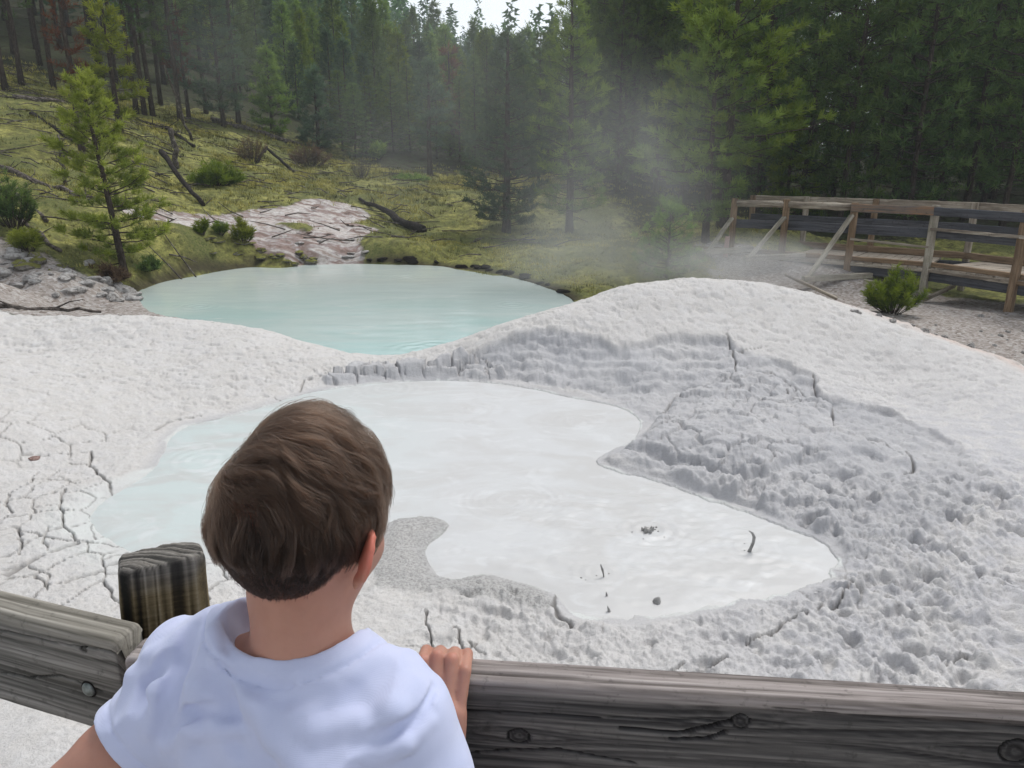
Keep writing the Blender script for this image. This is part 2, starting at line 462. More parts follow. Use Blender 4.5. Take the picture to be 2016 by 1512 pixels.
CR = [  # drying cracks: polylines in the mud and their half width in metres
 ([(182, 893), (178, 925), (215, 955), (232, 985), (238, 1010), (262, 1035), (280, 1050)], .013), ([(178, 925), (135, 920)], .006), ([(232, 985), (300, 955), (335, 950)], .008), ([(238, 1008), (190, 1000), (180, 1030)], .006),
 ([(130, 975), (122, 1005), (128, 1050), (150, 1075), (200, 1074), (260, 1080), (330, 1066), (400, 1062)], .010), ([(128, 1005), (95, 1012), (60, 1020)], .006), ([(25, 985), (15, 1010), (28, 1030), (0, 1062)], .009),
 ([(40, 1070), (52, 1095), (44, 1120)], .011), ([(205, 1115), (225, 1100), (260, 1083)], .008), ([(95, 1060), (90, 1085), (100, 1105)], .006), ([(340, 1055), (370, 1085), (410, 1100)], .008),
 ([(300, 850), (330, 832), (360, 826), (395, 820)], .016), ([(60, 1140), (100, 1150), (95, 1175)], .005), ([(75, 935), (62, 960), (20, 985)], .005), ([(120, 930), (95, 955), (165, 962)], .005),
 ([(835, 1205), (840, 1235), (852, 1262), (855, 1290)], .008), ([(800, 1275), (850, 1270)], .007), ([(895, 1230), (905, 1262), (915, 1285)], .007), ([(905, 1300), (918, 1280), (935, 1265)], .008), ([(915, 1262), (960, 1290)], .005),
 ([(1100, 1160), (1088, 1190), (1100, 1215), (1125, 1235)], .018), ([(1470, 1256), (1520, 1250), (1560, 1225), (1585, 1218)], .010), ([(1608, 1212), (1640, 1195), (1680, 1168)], .009),
 ([(1360, 1326), (1390, 1312), (1430, 1298)], .014), ([(1350, 1310), (1300, 1330)], .007), ([(1960, 1165), (1990, 1150)], .007), ([(1600, 735), (1610, 770), (1640, 800)], .012),
 ([(590, 770), (600, 745), (650, 732)], .010), ([(540, 782), (570, 795)], .009), ([(1345, 760), (1320, 785), (1300, 830)], .020), ([(1430, 655), (1445, 690), (1450, 722)], .012), ([(1445, 690), (1500, 683)], .010),
 ([(1450, 722), (1520, 725), (1560, 760), (1600, 790)], .014), ([(1490, 760), (1540, 770), (1575, 800)], .013), ([(1640, 800), (1640, 850), (1720, 868)], .012), ([(1676, 855), (1740, 868), (1790, 890)], .012), ([(1790, 880), (1800, 915), (1780, 930)], .015),
 ([(1860, 1310), (1900, 1290)], .009), ([(1560, 1160), (1600, 1180), (1590, 1200)], .008),
]
CRW = [(G2(p), w_) for p, w_ in CR]
STREAM = [G2(p, 9) for p in ([(300, 426), (360, 432), (450, 440), (520, 430), (600, 428), (650, 425)], [(450, 440), (540, 470), (600, 492), (650, 510)], [(600, 420), (640, 405), (680, 415), (640, 440), (690, 450), (650, 480), (660, 515)])]
BANKP = smooth_poly(SPR, 2)

def full_h(x, y, zones=None):
    """height of the finished ground; fills `zones` with what lies there"""
    h = base_h(x, y)
    r = np.hypot(x, y)
    near = r < 14
    out = h.copy()
    X = x[near]; Y = y[near]; H = h[near]; X0, Y0 = X, Y
    # warp for natural outlines
    wx = X + 0.07 * fbm(X * 2.2, Y * 2.2, 5, 11) + .03 * fbm(X * 9, Y * 9, 3, 13); wy = Y + 0.07 * fbm(X * 2.2, Y * 2.2, 5, 12) + .03 * fbm(X * 9, Y * 9, 3, 14)
    fga = 1 + 2.2 * sst(-.2, .8, X) * sst(5.0, 4.4, Y + .3 * (X - .8))
    sdp = poly_sd(X + 0.012 * fga * fbm(X * 9, Y * 9, 4, 5, .6), Y + 0.012 * fga * fbm(X * 9, Y * 9, 4, 6, .6), POT)
    sds = poly_sd(X + .07 * fbm(X * 1.6, Y * 1.6, 3, 7), Y + .07 * fbm(X * 1.6, Y * 1.6, 3, 8), SPRING)
    msd = seg_dist(X, Y, MUD_EDGE)
    # ---- slumped scar in the mound, hump and shelf in it
    sc = poly_sd(wx, wy, SCAR); hu = poly_sd(wx, wy, HUMP); sh = poly_sd(wx, wy, SHELF); sl = poly_sd(wx, wy, SLAB)
    dep = (0.050 * sst(5.0, 6.6, Y) + 0.036) * (.75 + .6 * fbm(X * 2.5, Y * 2.5, 3, 19))
    H = H - dep * sst(0.0, 0.07, -sc) * sst(0, .15, sdp + .1)
    insc = sst(0.0, .06, -sc)
    vx = wx + .10 * fbm(X * 3, Y * 3, 3, 15); vy = wy + .10 * fbm(X * 3, Y * 3, 3, 16)
    f1, f2, idv = worley(vx * 5.0, vy * 7.5, 3)
    g1, g2, gid = worley(wx * 13 + 3, wy * 13, 4)
    lump = (1 - f1) * 0.6 + fbm(X * 6, Y * 6, 4, 20) * 0.5
    H = H + (0.070 * sst(0.0, 0.08, -hu) + 0.050 * sst(0, .35, -hu)) * (0.85 + .3 * fbm(X * 3, Y * 3, 2, 33))
    H = H + 0.05 * sst(0.0, 0.03, -sh)
    inh = sst(0, .08, -hu)
    # blocky cracked plates on the hump and in the rim
    pl = sst(.03, .12, f2 - f1)
    H = H + inh * ((pl - 1) * 0.030 * sst(-.25, .3, fbm(X * 2.2, Y * 2.2, 2, 39)) + (idv - .5) * 0.040 + lump * 0.022 + .014 * fbm(X * 18, Y * 18, 4, 38) + (gid - .5) * .014 * sst(.02, .12, g2 - g1))
    inb = sst(0.0, .03, -sl)
    H = H + inb * (0.075 * (0.4 + idv) + (sst(.03, .1, f2 - f1) - 1) * .07)
    rough = insc * (1 - inh)
    H = H + rough * (fbm(X * 7, Y * 7, 5, 22) * 0.035 + (gid - .5) * .012 * sst(.02, .1, g2 - g1)) * sst(0, .1, sdp)
    # terraces where the scar faces the pot
    step = .062; Hs = h[near] - dep * insc + .045 * fbm(X * 1.6, Y * 1.6, 3, 25) + .010 * fbm(X * 7, Y * 7, 2, 26); hq = Hs / step; fr = hq - np.floor(hq)
    terr = (np.floor(hq) + sst(.55, .98, fr)) * step - Hs + .02
    slope_zone = insc * sst(.0, .15, sdp) * (1 - .35 * inh)
    H = H + terr * slope_zone * .65
    # ---- lumpy splashed foreground on the right
    fg = sst(5.2, 4.2, Y) * sst(-0.9, 0.1, X + .25 * fbm(X * 2, Y * 2, 2, 40)) * sst(.0, .12, sdp)
    fg2 = sst(.3, 1.6, X) * sst(5.6, 4.6, Y)
    fg = np.maximum(fg * 0.65, fg * fg2)
    c1, c2, cid = worley(vx * 9, vy * 10, 50)
    d1, d2, did = worley(vx * 26 + 7, vy * 26, 51)
    patch = sst(-.25, .5, fbm(X * 1.7, Y * 1.7, 3, 52))
    H = H + fg * (0.055 * patch * (0.75 - c1) * (cid + .3) + 0.022 * (0.6 - d1) * (.4 + did) + 0.050 * fbm(X * 5, Y * 5, 6, 53, .60) - .05 * sst(.2, .5, fbm(X * 7, Y * 7, 3, 55)) + .02 * fbm(X * 30, Y * 30, 3, 56))
    H = H + fg2 * sst(2.0, 3.6, X) * 0.02 * fbm(X * 4, Y * 4, 3, 54) * sst(0, .2, sdp)
    # ---- pocked skin of the left mound and dome
    rr_ = np.hypot(X, Y)
    mudm = sst(.0, .3, sds) * sst(0.0, .1, sdp) * sst(13.0, 10.5, rr_)
    pock = sst(.1, .55, fbm(X * 11, Y * 24, 3, 60))
    lf = sst(5.2, 6.6, Y)
    H = H + mudm * (fbm(X * 14, Y * 14, 4, 61) * 0.009 - pock * 0.020 * lf + 0.014 * fbm(X * 3, Y * 3, 3, 62) + .006 * fbm(X * 40, Y * 70, 3, 63))
    # dried polygon plates near the left shore
    lfm = sst(-.6, -1.3, X) * sst(5.8, 5.0, Y)
    k1, k2, kid = worley(wx * 4.2, wy * 4.2, 70)
    selm = sst(-.15, .25, fbm(X * 1.5, Y * 1.5, 2, 71))
    crk = (1 - sst(0.0, .052, k2 - k1)) * lfm * selm
    k3, k4, kid2 = worley(wx * 3.2 + 5, wy * 3.2, 74)
    crk2 = (1 - sst(0.0, .042, k4 - k3)) * sst(2.0, 3.4, Y) * sst(4.3, 2.6, Y) * sst(.0, .35, fbm(X * 1.3, Y * 1.3, 2, 75)) * sst(-.3, .4, X)
    H = H - 0.030 * crk * sst(-.02, .05, sdp) - .03 * crk2 * sst(0, .1, sdp)
    jx = X + 0.018 * fbm(X * 14, Y * 14, 3, 80); jy = Y + 0.018 * fbm(X * 14, Y * 14, 3, 81)
    ck = np.zeros(X.shape)
    for pts, w_ in CRW:
        lo = pts.min(0) - .15; hi = pts.max(0) + .15
        m = (X > lo[0]) & (X < hi[0]) & (Y > lo[1]) & (Y < hi[1])
        if not m.any(): continue
        d = seg_dist(jx[m], jy[m], pts)
        w_ = max(w_ * .62, .0042); g = 1 - sst(w_ * .2, w_ * 1.4, d)
        ck[m] = np.maximum(ck[m], g * min(1, w_ / .006))
    H = H - 0.04 * ck
    cracked = np.maximum(ck, np.maximum(crk, crk2))
    # ---- basins
    lift = np.maximum(0, WZ + .020 - (h[near] - dep * insc)) * sst(1.6, .05, sdp) * (sdp > 0)
    H = H + lift
    rim = WZ + 0.012 + 0.01 * sst(0, .1, sdp)
    t = sst(0.0, 0.16 - .09 * fg, sdp)
    out1 = np.where(sdp > 0, np.maximum(H * t + (1 - t) * (WZ + .004), WZ + .002 - .03 * ck - 3 * np.maximum(0, sdp - .05)), WZ - 0.01 - 0.5 * np.clip(-sdp - .0, 0, .5))
    # the cracked shallow film on the left: just under the milky water, plates standing out
    film = sst(-1.35, -1.75, X) * sst(4.75, 4.3, Y) * sst(.0, -.05, sdp)
    out1 = np.where(film > 0.3, np.maximum(out1, WZ - 0.006 + .010 * selm * (kid - .4) - .02 * ck), out1)
    t2 = sst(0.0, .5, sds)
    bank = 0.0
    H2 = np.where(sds > 0, np.maximum(out1 * t2 + (1 - t2) * (TZ + .02), TZ + .006 - .8 * np.maximum(0, sds - .4)), TZ - .02 - .6 * np.clip(-sds, 0, .6))
    H2 = np.where((sds < .5), H2, out1)
    out[near] = H2
    # ---- turf bank round the far shore, stream bed, rough meadow
    H_keep = out
    far = r >= 8.6
    X = x[far]; Y = y[far]; H = out[far]
    sds_f = poly_sd(X + .10 * fbm(X * 1.2, Y * 1.2, 3, 90), Y + .10 * fbm(X * 1.2, Y * 1.2, 3, 91), BANKP)
    st = np.min([seg_dist(X + .12 * fbm(X * 1.1, Y * 1.1, 3, 92), Y + .12 * fbm(X * 1.1, Y * 1.1, 3, 93), s) for s in STREAM], 0)
    stw = sst(.85, .35, st) * sst(-9.5, -8, X)
    leftshore = sst(-3.3, -4.6, X) * sst(13.0, 11.5, Y)
    turf = sst(.05, .45, sds_f) * sst(9.5, 11.5, Y) * (1 - leftshore)
    turf = np.where(Y > 11.0, turf, 0) * (1 - sst(3.2, 4.4, X) * sst(17.5, 15.5, Y))
    rgh = (r[far] < 60)
    H = H + (turf * (1 - stw) * (0.10 + .05 * fbm(X * 1.5, Y * 1.5, 3, 94))) * sst(24, 15, r[far])
    H = H + rgh * (1 - stw) * turf * (0.10 * fbm(X * .9, Y * .9, 4, 95) + .05 * fbm(X * 3.3, Y * 3.3, 4, 96) + .02 * fbm(X * 12, Y * 12, 3, 97))
    H = H + stw * (.05 * fbm(X * 2.5, Y * 2.5, 4, 98) + .03 * (worley(X * 3, Y * 3, 99)[2] - .5)) * sst(.0, .4, sds_f)
    gravel = sst(2.5, 4.0, X) * sst(16.5, 14.5, Y)
    H = H + gravel * (.03 * fbm(X * 6, Y * 6, 4, 100)) + leftshore * sst(0, .4, sds_f) * (.03 * fbm(X * 5, Y * 7, 4, 101))
    out[far] = H
    if zones is not None:
        n = len(x)
        mud = np.zeros(n); moss = np.zeros(n); minl = np.zeros(n); grv = np.zeros(n); warm = np.zeros(n); rgt = np.zeros(n)
        # the crest of the left mound is where white mud gives way to brown shore
        me = y - np.interp(x, [-12, -5.9, -5.2, -3.6, -2.6, 0, 2, 3.2, 4.2, 5.0, 5.4, 7], [9.6, 9.15, 9.2, 9.1, 9.3, 10.2, 10.3, 9.4, 8.3, 7.3, 6.6, 5.6])
        me = me + .25 * fbm(x * 1.7, y * 1.7, 4, 110)
        mud = sst(.15, -.15, me)
        dgr = y - np.interp(x, [2, 5, 8, 14, 20], [17, 16, 14, 13, 12])
        grv = (1 - mud) * sst(3.3, 4.4, x + .5 * fbm(x * .9, y * .9, 3, 114)) * sst(.8, -.8, dgr + .8 * fbm(x * .8, y * .8, 3, 111))
        lsh_ = (1 - mud) * sst(-2.6, -3.2, x) * sst(12.1, 11.0, y + .07 * x + .5 * fbm(x * 1.2, y * 1.2, 3, 112))
        mn = np.zeros(n); mn[far] = stw * sst(22, 19, y[far])
        minl = np.clip(mn + lsh_ * .30, 0, 1); grv = np.maximum(grv, lsh_ * .9)
        tree = sst(24, 31, r + 3 * fbm(x * .3, y * .3, 3, 113) - 4.5 * sst(-2, -8, x)) 
        tree = np.maximum(tree, sst(1.5, 4, x) * sst(17, 20, y))
        moss = (1 - mud) * (1 - grv) * (1 - minl) * (1 - .85 * tree)
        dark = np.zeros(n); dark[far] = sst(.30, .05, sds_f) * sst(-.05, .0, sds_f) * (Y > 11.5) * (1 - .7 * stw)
        scar_w = np.zeros(n); tmp = np.zeros(near.sum()); scar_w[near] = np.clip(insc + .35 * fg * sst(.9, .3, sdp) + sst(.12, 0, sdp) * .8 + inb, 0, 1)
        rgt = sst(-.3, 1.8, x) * sst(8, 5, y)
        pinkish = np.zeros(n); pinkish = sst(.6, -.1, np.abs(me + .35)) * sst(3.0, 4.2, x)
        zones['zone'] = np.stack([mud, moss, minl, grv], -1)
        zones['wet'] = np.stack([scar_w, rgt, pinkish, dark], -1)
        ca = np.zeros(n); ca[near] = cracked; mk = np.zeros(n); sdn = sdp + .05 * fbm(X0 * 7, Y0 * 7, 4, 120); wd = .012 + .38 * sst(-.9, -1.6, X0) * sst(4.9, 4.2, Y0); mk[near] = sst(wd, wd * .1, sdn); gt = np.zeros(n); gt[near] = sst(.035, -.03, poly_sd(X0 + .03 * fbm(X0 * 6, Y0 * 6, 4, 121), Y0 + .03 * fbm(X0 * 6, Y0 * 6, 4, 122), SPIT)); zones['crack'] = np.stack([ca, mk, gt, ca], -1)
    return out

def build_ground():
    a_f = np.radians(np.arange(-36.5, 36.51, 0.07))
    a_c = np.radians(np.concatenate([np.geomspace(0.3, 30, 26)]))
    a_c = np.cumsum(a_c); a_c = a_c[a_c < np.radians(143)]
    ang = np.concatenate([-(a_c[::-1]) + a_f[0], a_f, a_f[-1] + a_c])
    rr = [0.0001]
    rr += list(np.linspace(.4, 1.3, 8)); r = 1.3
    while r < 430:
        k = 1.0032 if r < 12.5 else (1.0055 if r < 34 else 1.012 if r < 140 else 1.15)
        r *= k; rr.append(r)
    rr = np.array(rr)
    A, R = np.meshgrid(ang, rr)
    x = (R * np.sin(A)).ravel(); y = (R * np.cos(A)).ravel()
    z_ = {}
    h = full_h(x, y, z_)
    m, n = A.shape
    LUT.update(r=rr, a=ang, h=h.reshape(m, n), moss=z_['zone'][:, 1].reshape(m, n), mud=z_['zone'][:, 0].reshape(m, n), dark=z_['wet'][:, 3].reshape(m, n))
    i, j = np.meshgrid(np.arange(m - 1), np.arange(n - 1), indexing='ij')
    q = np.stack([i * n + j, i * n + j + 1, (i + 1) * n + j + 1, (i + 1) * n + j], -1).reshape(-1, 4)
    # close the seam behind the camera
    i = np.arange(m - 1)
    q2 = np.stack([i * n + n - 1, i * n, (i + 1) * n, (i + 1) * n + n - 1], -1)
    q = np.concatenate([q, q2])[:, ::-1]
    me = mesh_from('ground', np.stack([x, y, h], -1), q)
    for k in ('zone', 'wet', 'crack'):
        a = me.attributes.new(k, 'FLOAT_COLOR', 'POINT'); a.data.foreach_set('color', z_[k].astype(np.float32).ravel())
    return me

def ground_material():
    t = NT('ground_soil')
    c = t.coord()
    zn = t.attr('zone'); wt = t.attr('wet')
    zs = t.n('ShaderNodeSeparateColor', {0: (zn, 'Color')}); ws = t.n('ShaderNodeSeparateColor', {0: (wt, 'Color')})
    n1 = t.noise(c, 1.3, 5); n2 = t.noise(c, 14, 6, .62); n3 = t.noise(c, 70, 4, .6); n4 = t.noise(c, 4.5, 5, .6, 1.0)
    nf = t.noise(c, 220, 3, .7)
    # mud: warm pale on the left, cooler grey on the right and where it is fresh and wet
    mud = t.mix((ws, 1), (.60, .58, .555), (.545, .54, .555))
    mud = t.mix(t.ramp(n4, [(.42, 0), (.62, 1)]), mud, (.63, .615, .60))
    mud = t.mix(t.math('MULTIPLY', (ws, 0), t.ramp(n1, [(.35, .55), (.65, 1)])), mud, (.45, .45, .465))
    mud = t.mix(t.math('MULTIPLY', t.ramp(n3, [(.33, 1), (.5, 0)]), .38), mud, (.40, .39, .38))
    mud = t.mix(t.math('MULTIPLY', t.ramp(nf, [(.36, 1), (.46, 0)]), .5), mud, (.34, .33, .32))
    mud = t.mix(t.math('MULTIPLY', t.ramp(n2, [(.56, 0), (.75, 1)]), .5), mud, (.68, .675, .67))
    mud = t.mix(t.math('MULTIPLY', (ws, 2), .55), mud, (.62, .46, .38))
    cs_ = t.n('ShaderNodeSeparateColor', {0: (t.attr('crack'), 'Color')})
    mud = t.mix(t.math('MULTIPLY', (cs_, 1), .85), mud, t.mix(t.ramp(n4, [(.4, 0), (.6, 1)]), (.66, .68, .66), (.60, .60, .585)))
    mud = t.mix(t.math('MULTIPLY', (cs_, 2), t.ramp(nf, [(.40, 1), (.62, .45)])), mud, t.mix(t.ramp(n3, [(.4, 0), (.6, 1)]), (.27, .265, .255), (.44, .435, .425)))
    mud = t.mix(t.math('MULTIPLY', (cs_, 0), .75), mud, (.17, .16, .15))
    # moss
    m1 = t.noise(c, .55, 5, .6, .5); m2 = t.noise(c, 5, 6, .7); m3 = t.noise(c, 26, 5, .7)
    moss = t.ramp(m2, [(.30, (.075, .06, .034)), (.42, (.15, .145, .05)), (.52, (.25, .25, .075)), (.66, (.42, .39, .12)), (.8, (.34, .31, .14))])
    moss = t.mix(t.ramp(m1, [(.40, 0), (.56, .85)]), moss, t.ramp(m3, [(.3, (.045, .06, .022)), (.5, (.10, .12, .035)), (.7, (.19, .155, .08))]))
    moss = t.mix(t.math('MULTIPLY', t.ramp(m3, [(.3, 1), (.46, 0)]), .7), moss, (.035, .032, .02))
    # mineral terrace: pink, grey, white crusts
    k1 = t.noise(t.coord((1, 2.2, 1)), 1.6, 6, .65, .6); k2 = t.noise(c, 9, 5, .65)
    mnl = t.ramp(k1, [(.32, (.12, .09, .08)), (.41, (.27, .19, .165)), (.47, (.34, .29, .28)), (.53, (.60, .58, .555)), (.61, (.44, .37, .34)), (.68, (.22, .16, .12))])
    mnl = t.mix(t.ramp(k2, [(.45, 0), (.7, .7)]), mnl, (.22, .18, .15))
    # gravel with pale flakes
    v = t.n('ShaderNodeTexVoronoi', {'Vector': t.n('ShaderNodeMapping', {'Vector': t.n('ShaderNodeTexCoord').outputs['Object'], 'Scale': (1, 1.5, 1)}), 'Scale': 22.0})
    gr = t.ramp((v, 'Color'), [(.1, (.16, .13, .11)), (.4, (.33, .30, .28)), (.7, (.50, .48, .46)), (1, (.24, .21, .18))])
    gr = t.mix(t.ramp(n2, [(.4, 0), (.65, .8)]), gr, (.26, .22, .19))
    # needle litter under the trees
    lit = t.ramp(m3, [(.3, (.010, .009, .006)), (.5, (.028, .023, .014)), (.7, (.06, .045, .028))])
    lit = t.mix(t.ramp(m2, [(.42, 0), (.6, .85)]), lit, (.045, .062, .020))
    jit = t.math('ADD', (zs, 0), t.math('MULTIPLY', t.math('SUBTRACT', n2, .5), .5))
    col = lit
    col = t.mix(t.ramp(t.math('ADD', (zs, 1), t.math('MULTIPLY', t.math('SUBTRACT', m2, .5), .9)), [(.35, 0), (.6, 1)]), col, moss)
    col = t.mix(t.ramp(t.math('ADD', (zs, 2), t.math('MULTIPLY', t.math('SUBTRACT', k2, .5), .7)), [(.4, 0), (.6, 1)]), col, mnl)
    col = t.mix(t.ramp(t.math('ADD', (zn, 'Alpha'), t.math('MULTIPLY', t.math('SUBTRACT', n2, .5), .6)), [(.4, 0), (.6, 1)]), col, gr)
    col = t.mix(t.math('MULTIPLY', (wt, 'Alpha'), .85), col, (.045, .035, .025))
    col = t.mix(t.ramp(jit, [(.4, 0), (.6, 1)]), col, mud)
    hb = t.math('ADD', t.math('MULTIPLY', n3, .5), t.math('MULTIPLY', t.noise(c, 160, 4, .7), .5))
    hb = t.math('ADD', hb, t.math('MULTIPLY', n2, 1.3))
    return t.bsdf(col, t.ramp((ws, 0), [(0, .92), (1, .7)]), hb, 0.75, 0.012, spec=.18)

gm = build_ground()
ground = tag(link('ground', gm, mat=ground_material()), kind='structure')

# ------------------------------------------------------------------ the two pools
def pool_mesh(name, poly, level, step, hfun=None, grow=.06):
    lo = poly.min(0) - .2; hi = poly.max(0) + .2
    xs = np.arange(lo[0], hi[0], step); ys = np.arange(lo[1], hi[1], step)
    X, Y = np.meshgrid(xs, ys)
    sd = poly_sd(X.ravel(), Y.ravel(), poly).reshape(X.shape)
    Zz = np.full(X.shape, level)
    if hfun is not None: Zz = Zz + hfun(X, Y, sd)
    m, n = X.shape
    idx = -np.ones(X.shape, int)
    keep = sd < grow
    cell = keep[:-1, :-1] & keep[1:, :-1] & keep[:-1, 1:] & keep[1:, 1:]
    used = np.zeros(X.shape, bool)
    used[:-1, :-1] |= cell; used[1:, :-1] |= cell; used[:-1, 1:] |= cell; used[1:, 1:] |= cell
    idx[used] = np.arange(used.sum())
    i, j = np.nonzero(cell)
    q = np.stack([idx[i, j], idx[i, j + 1], idx[i + 1, j + 1], idx[i + 1, j]], -1)
    return mesh_from(name, np.stack([X[used], Y[used], Zz[used]], -1), q)

def ripples(X, Y, cx, cy, lam, amp, r0, r1):
    d = np.hypot(X - cx, Y - cy)
    return 1.4 * amp * np.sin(d * 2 * PI / lam) * sst(r1, r0, d) * sst(0, .05, d)

RP = [(Z(395, 905, WZ), .085, .0016, .15, .55), (Z(940, 833, WZ), .06, .0016, .02, .25), (Z(940, 805, WZ), .07, .0015, .03, .30), (Z(1140, 832, WZ), .08, .0014, .05, .45), (Z(895, 1085, WZ), .05, .004, .01, .10), (Z(1280, 1045, WZ), .07, .003, .05, .3),
      (Z(760, 765, WZ), .09, .0013, .1, .6), (Z(1180, 1130, WZ), .06, .002, .03, .25), (Z(1475, 1080, WZ), .06, .002, .03, .25), (Z(1000, 985, WZ), .05, .0013, .25, .55)]
def pot_h(X, Y, sd):
    h = 0
    for p, lam, amp, r0, r1 in RP: h = h + ripples(X, Y, p[0], p[1], lam, amp, r0, r1)
    # the thicker near lobe is wrinkled and slightly blistered
    thick = sst(4.75, 4.3, Y - .25 * (X - .9)) * sst(-.6, .2, X)
    h = h + thick * (.010 * fbm(X * 5, Y * 9, 4, 200) + .006 * fbm(X * 16, Y * 30, 3, 201)) + thick * .006
    w1 = worley(X * 3.1, Y * 3.1, 205)
    h = (h + .0012 * fbm(X * 3, Y * 6, 3, 203)) * sst(.0, -.14, sd) - .006 * sst(-.07, .03, sd)
    return h

def mud_water_material():
    t = NT('milky_mud_water')
    c = t.coord((1, 1.8, 1))
    n1 = t.noise(c, 1.1, 6, .62, 1.6); n2 = t.noise(c, 3.2, 6, .65, 1.2); n3 = t.noise(c, 24, 4)
    g = t.n('ShaderNodeSeparateXYZ', {0: t.n('ShaderNodeTexCoord').outputs['Object']})
    left = t.ramp(t.math('MULTIPLY_ADD', (g, 0), -.28, .25), [(.35, 0), (.75, 1)])
    col = t.mix(left, (.57, .575, .575), (.54, .60, .59))
    col = t.mix(t.ramp(n1, [(.42, 0), (.58, .6)]), col, (.50, .49, .475))
    col = t.mix(t.ramp(n2, [(.52, 0), (.66, .5)]), col, (.66, .67, .675))
    col = t.mix(t.math('MULTIPLY', t.ramp(n3, [(.28, 1), (.36, 0)]), .3), col, (.55, .55, .55))
    col.name = 'c'
    return t.bsdf(col, .42, t.noise(c, 9, 3), .12, .01, spec=.35)

def spring_material():
    t = NT('turquoise_spring_water')
    c = t.coord((1, 2.6, 1))
    n1 = t.noise(c, .5, 4, .55, .6); n2 = t.noise(c, 1.8, 5, .6)
    g = t.n('ShaderNodeSeparateXYZ', {0: t.n('ShaderNodeTexCoord').outputs['Object']})
    farg = t.ramp(t.math('MULTIPLY_ADD', (g, 1), .2, -1.7), [(.2, 0), (.95, 1)])
    col = t.mix(farg, (.40, .56, .535), (.52, .58, .545))
    col = t.mix(t.ramp(n1, [(.4, 0), (.62, .8)]), col, (.52, .60, .575))
    col = t.mix(t.ramp(n2, [(.62, 0), (.72, .35)]), col, (.72, .74, .70))
    return t.bsdf(col, .16, t.noise(t.coord((1, 3.5, 1)), 7, 4, .5), .10, .012, spec=.5)

pot = tag(link('mud_pot_water', pool_mesh('mud_pot_water', POT, WZ, .016, pot_h), mat=mud_water_material()), kind='structure')
def spring_h(X, Y, sd):
    h = .002 * fbm(X * 2, Y * 5, 3, 210)
    for u, v in ((855, 683), (820, 688), (560, 560), (390, 603), (1010, 600), (800, 545)):
        p = Z(u, v, TZ); h = h + ripples(X, Y, p[0], p[1], .14, .004, .03, .5)
    return h
spring = tag(link('turquoise_spring_water', pool_mesh('spring', SPRING, TZ, .05, spring_h, .25), mat=spring_material()), kind='structure')
# ================================================================== WOOD
def wood_mat(name, light, mid, dark, gscale=1.0, bump=.6, rough=.85, stain=None, moss=0.0):
    """weathered timber: grain runs along the object's own X axis"""
    t = NT(name)
    oi = t.n('ShaderNodeObjectInfo')
    tc = t.n('ShaderNodeTexCoord')
    off = t.n('ShaderNodeVectorMath', {0: tc.outputs['Object'], 1: t.n('ShaderNodeCombineXYZ', {0: t.math('MULTIPLY', (oi, 'Random'), 37.0), 1: (oi, 'Random'), 2: (oi, 'Random')})}, operation='ADD')
    m = t.n('ShaderNodeMapping', {'Vector': off, 'Scale': (1.3 * gscale, 26 * gscale, 26 * gscale)})
    n1 = t.noise(m, 1.0, 6, .65, .35)
    m2 = t.n('ShaderNodeMapping', {'Vector': off, 'Scale': (.9, 5, 5)})
    n2 = t.noise(m2, 1.2, 4, .6, .5)
    n3 = t.noise(off, 16, 5, .7)
    col = t.ramp(n1, [(.30, dark), (.44, mid), (.58, light), (.72, mid)])
    col = t.mix(t.ramp(n2, [(.45, 0), (.65, .75)]), col, stain or dark)
    col = t.mix(t.ramp(n3, [(.30, .7), (.42, 0)]), col, dark)
    if moss:
        col = t.mix(t.ramp(t.noise(off, 6, 4, .7), [(.5, 0), (.68, moss)]), col, (.16, .17, .09))
    col = t.mix(t.math('MULTIPLY', t.math('SUBTRACT', (oi, 'Random'), .2), .4), col, mid)
    return t.bsdf(col, rough, n1, bump, .006, spec=.2)

def carved_mat(name, stops, tint=None, rough=.8):
    """timber whose grain is modelled; `grain` holds the growth-ring value, `age` the weather stain"""
    t = NT(name)
    g = t.attr('grain'); a = t.attr('age')
    c = t.n('ShaderNodeTexCoord').outputs['Object']
    fine = t.noise(t.n('ShaderNodeMapping', {'Vector': c, 'Scale': (4, 90, 90)}), 3, 4, .7)
    f = t.math('MULTIPLY_ADD', t.math('SUBTRACT', fine, .5), .45, (g, 'Fac'))
    col = t.ramp(f, stops)
    if tint: col = t.mix((a, 'Fac'), col, t.ramp(f, tint))
    sp = t.noise(c, 60, 4, .7)
    col = t.mix(t.math('MULTIPLY', t.ramp(sp, [(.3, 1), (.42, 0)]), .45), col, (.03, .028, .025))
    return t.bsdf(col, rough, t.noise(c, 700, 3, .7), .25, .0015, spec=.22)

def frame_of(a, b, up=(0, 0, 1)):
    a = Vector(a); b = Vector(b); X = (b - a).normalized(); up = Vector(up)
    Y = up.cross(X).normalized(); Zv = X.cross(Y)
    M = Matrix((X, Y, Zv)).transposed().to_4x4(); M.translation = a
    return M, (b - a).length

def timber(name, a, b, w, h, mat, parent=None, up=(0, 0, 1), bevel=.008, wear=.004, seed=0, round_=False):
    M, L = frame_of(a, b, up)
    mb = MB()
    if round_:
        n = max(4, int(L / .12)); rs = np.random.RandomState(seed)
        P = np.stack([np.linspace(0, L, n), rs.uniform(-wear, wear, n), rs.uniform(-wear, wear, n)], -1)
        tube(mb, P, w / 2 * (1 + rs.uniform(-.06, .06, n)), 12, rough=.04, seed=seed)
    else:
        plank(mb, (0, 0, 0), (L, 0, 0), w, h, bevel=bevel, wear=wear, seed=seed)
    o = link(name, mb.mesh(name, smooth=round_), parent, mat)
    o.matrix_local = (parent.matrix_world.inverted() @ M) if parent is not None else M
    return o

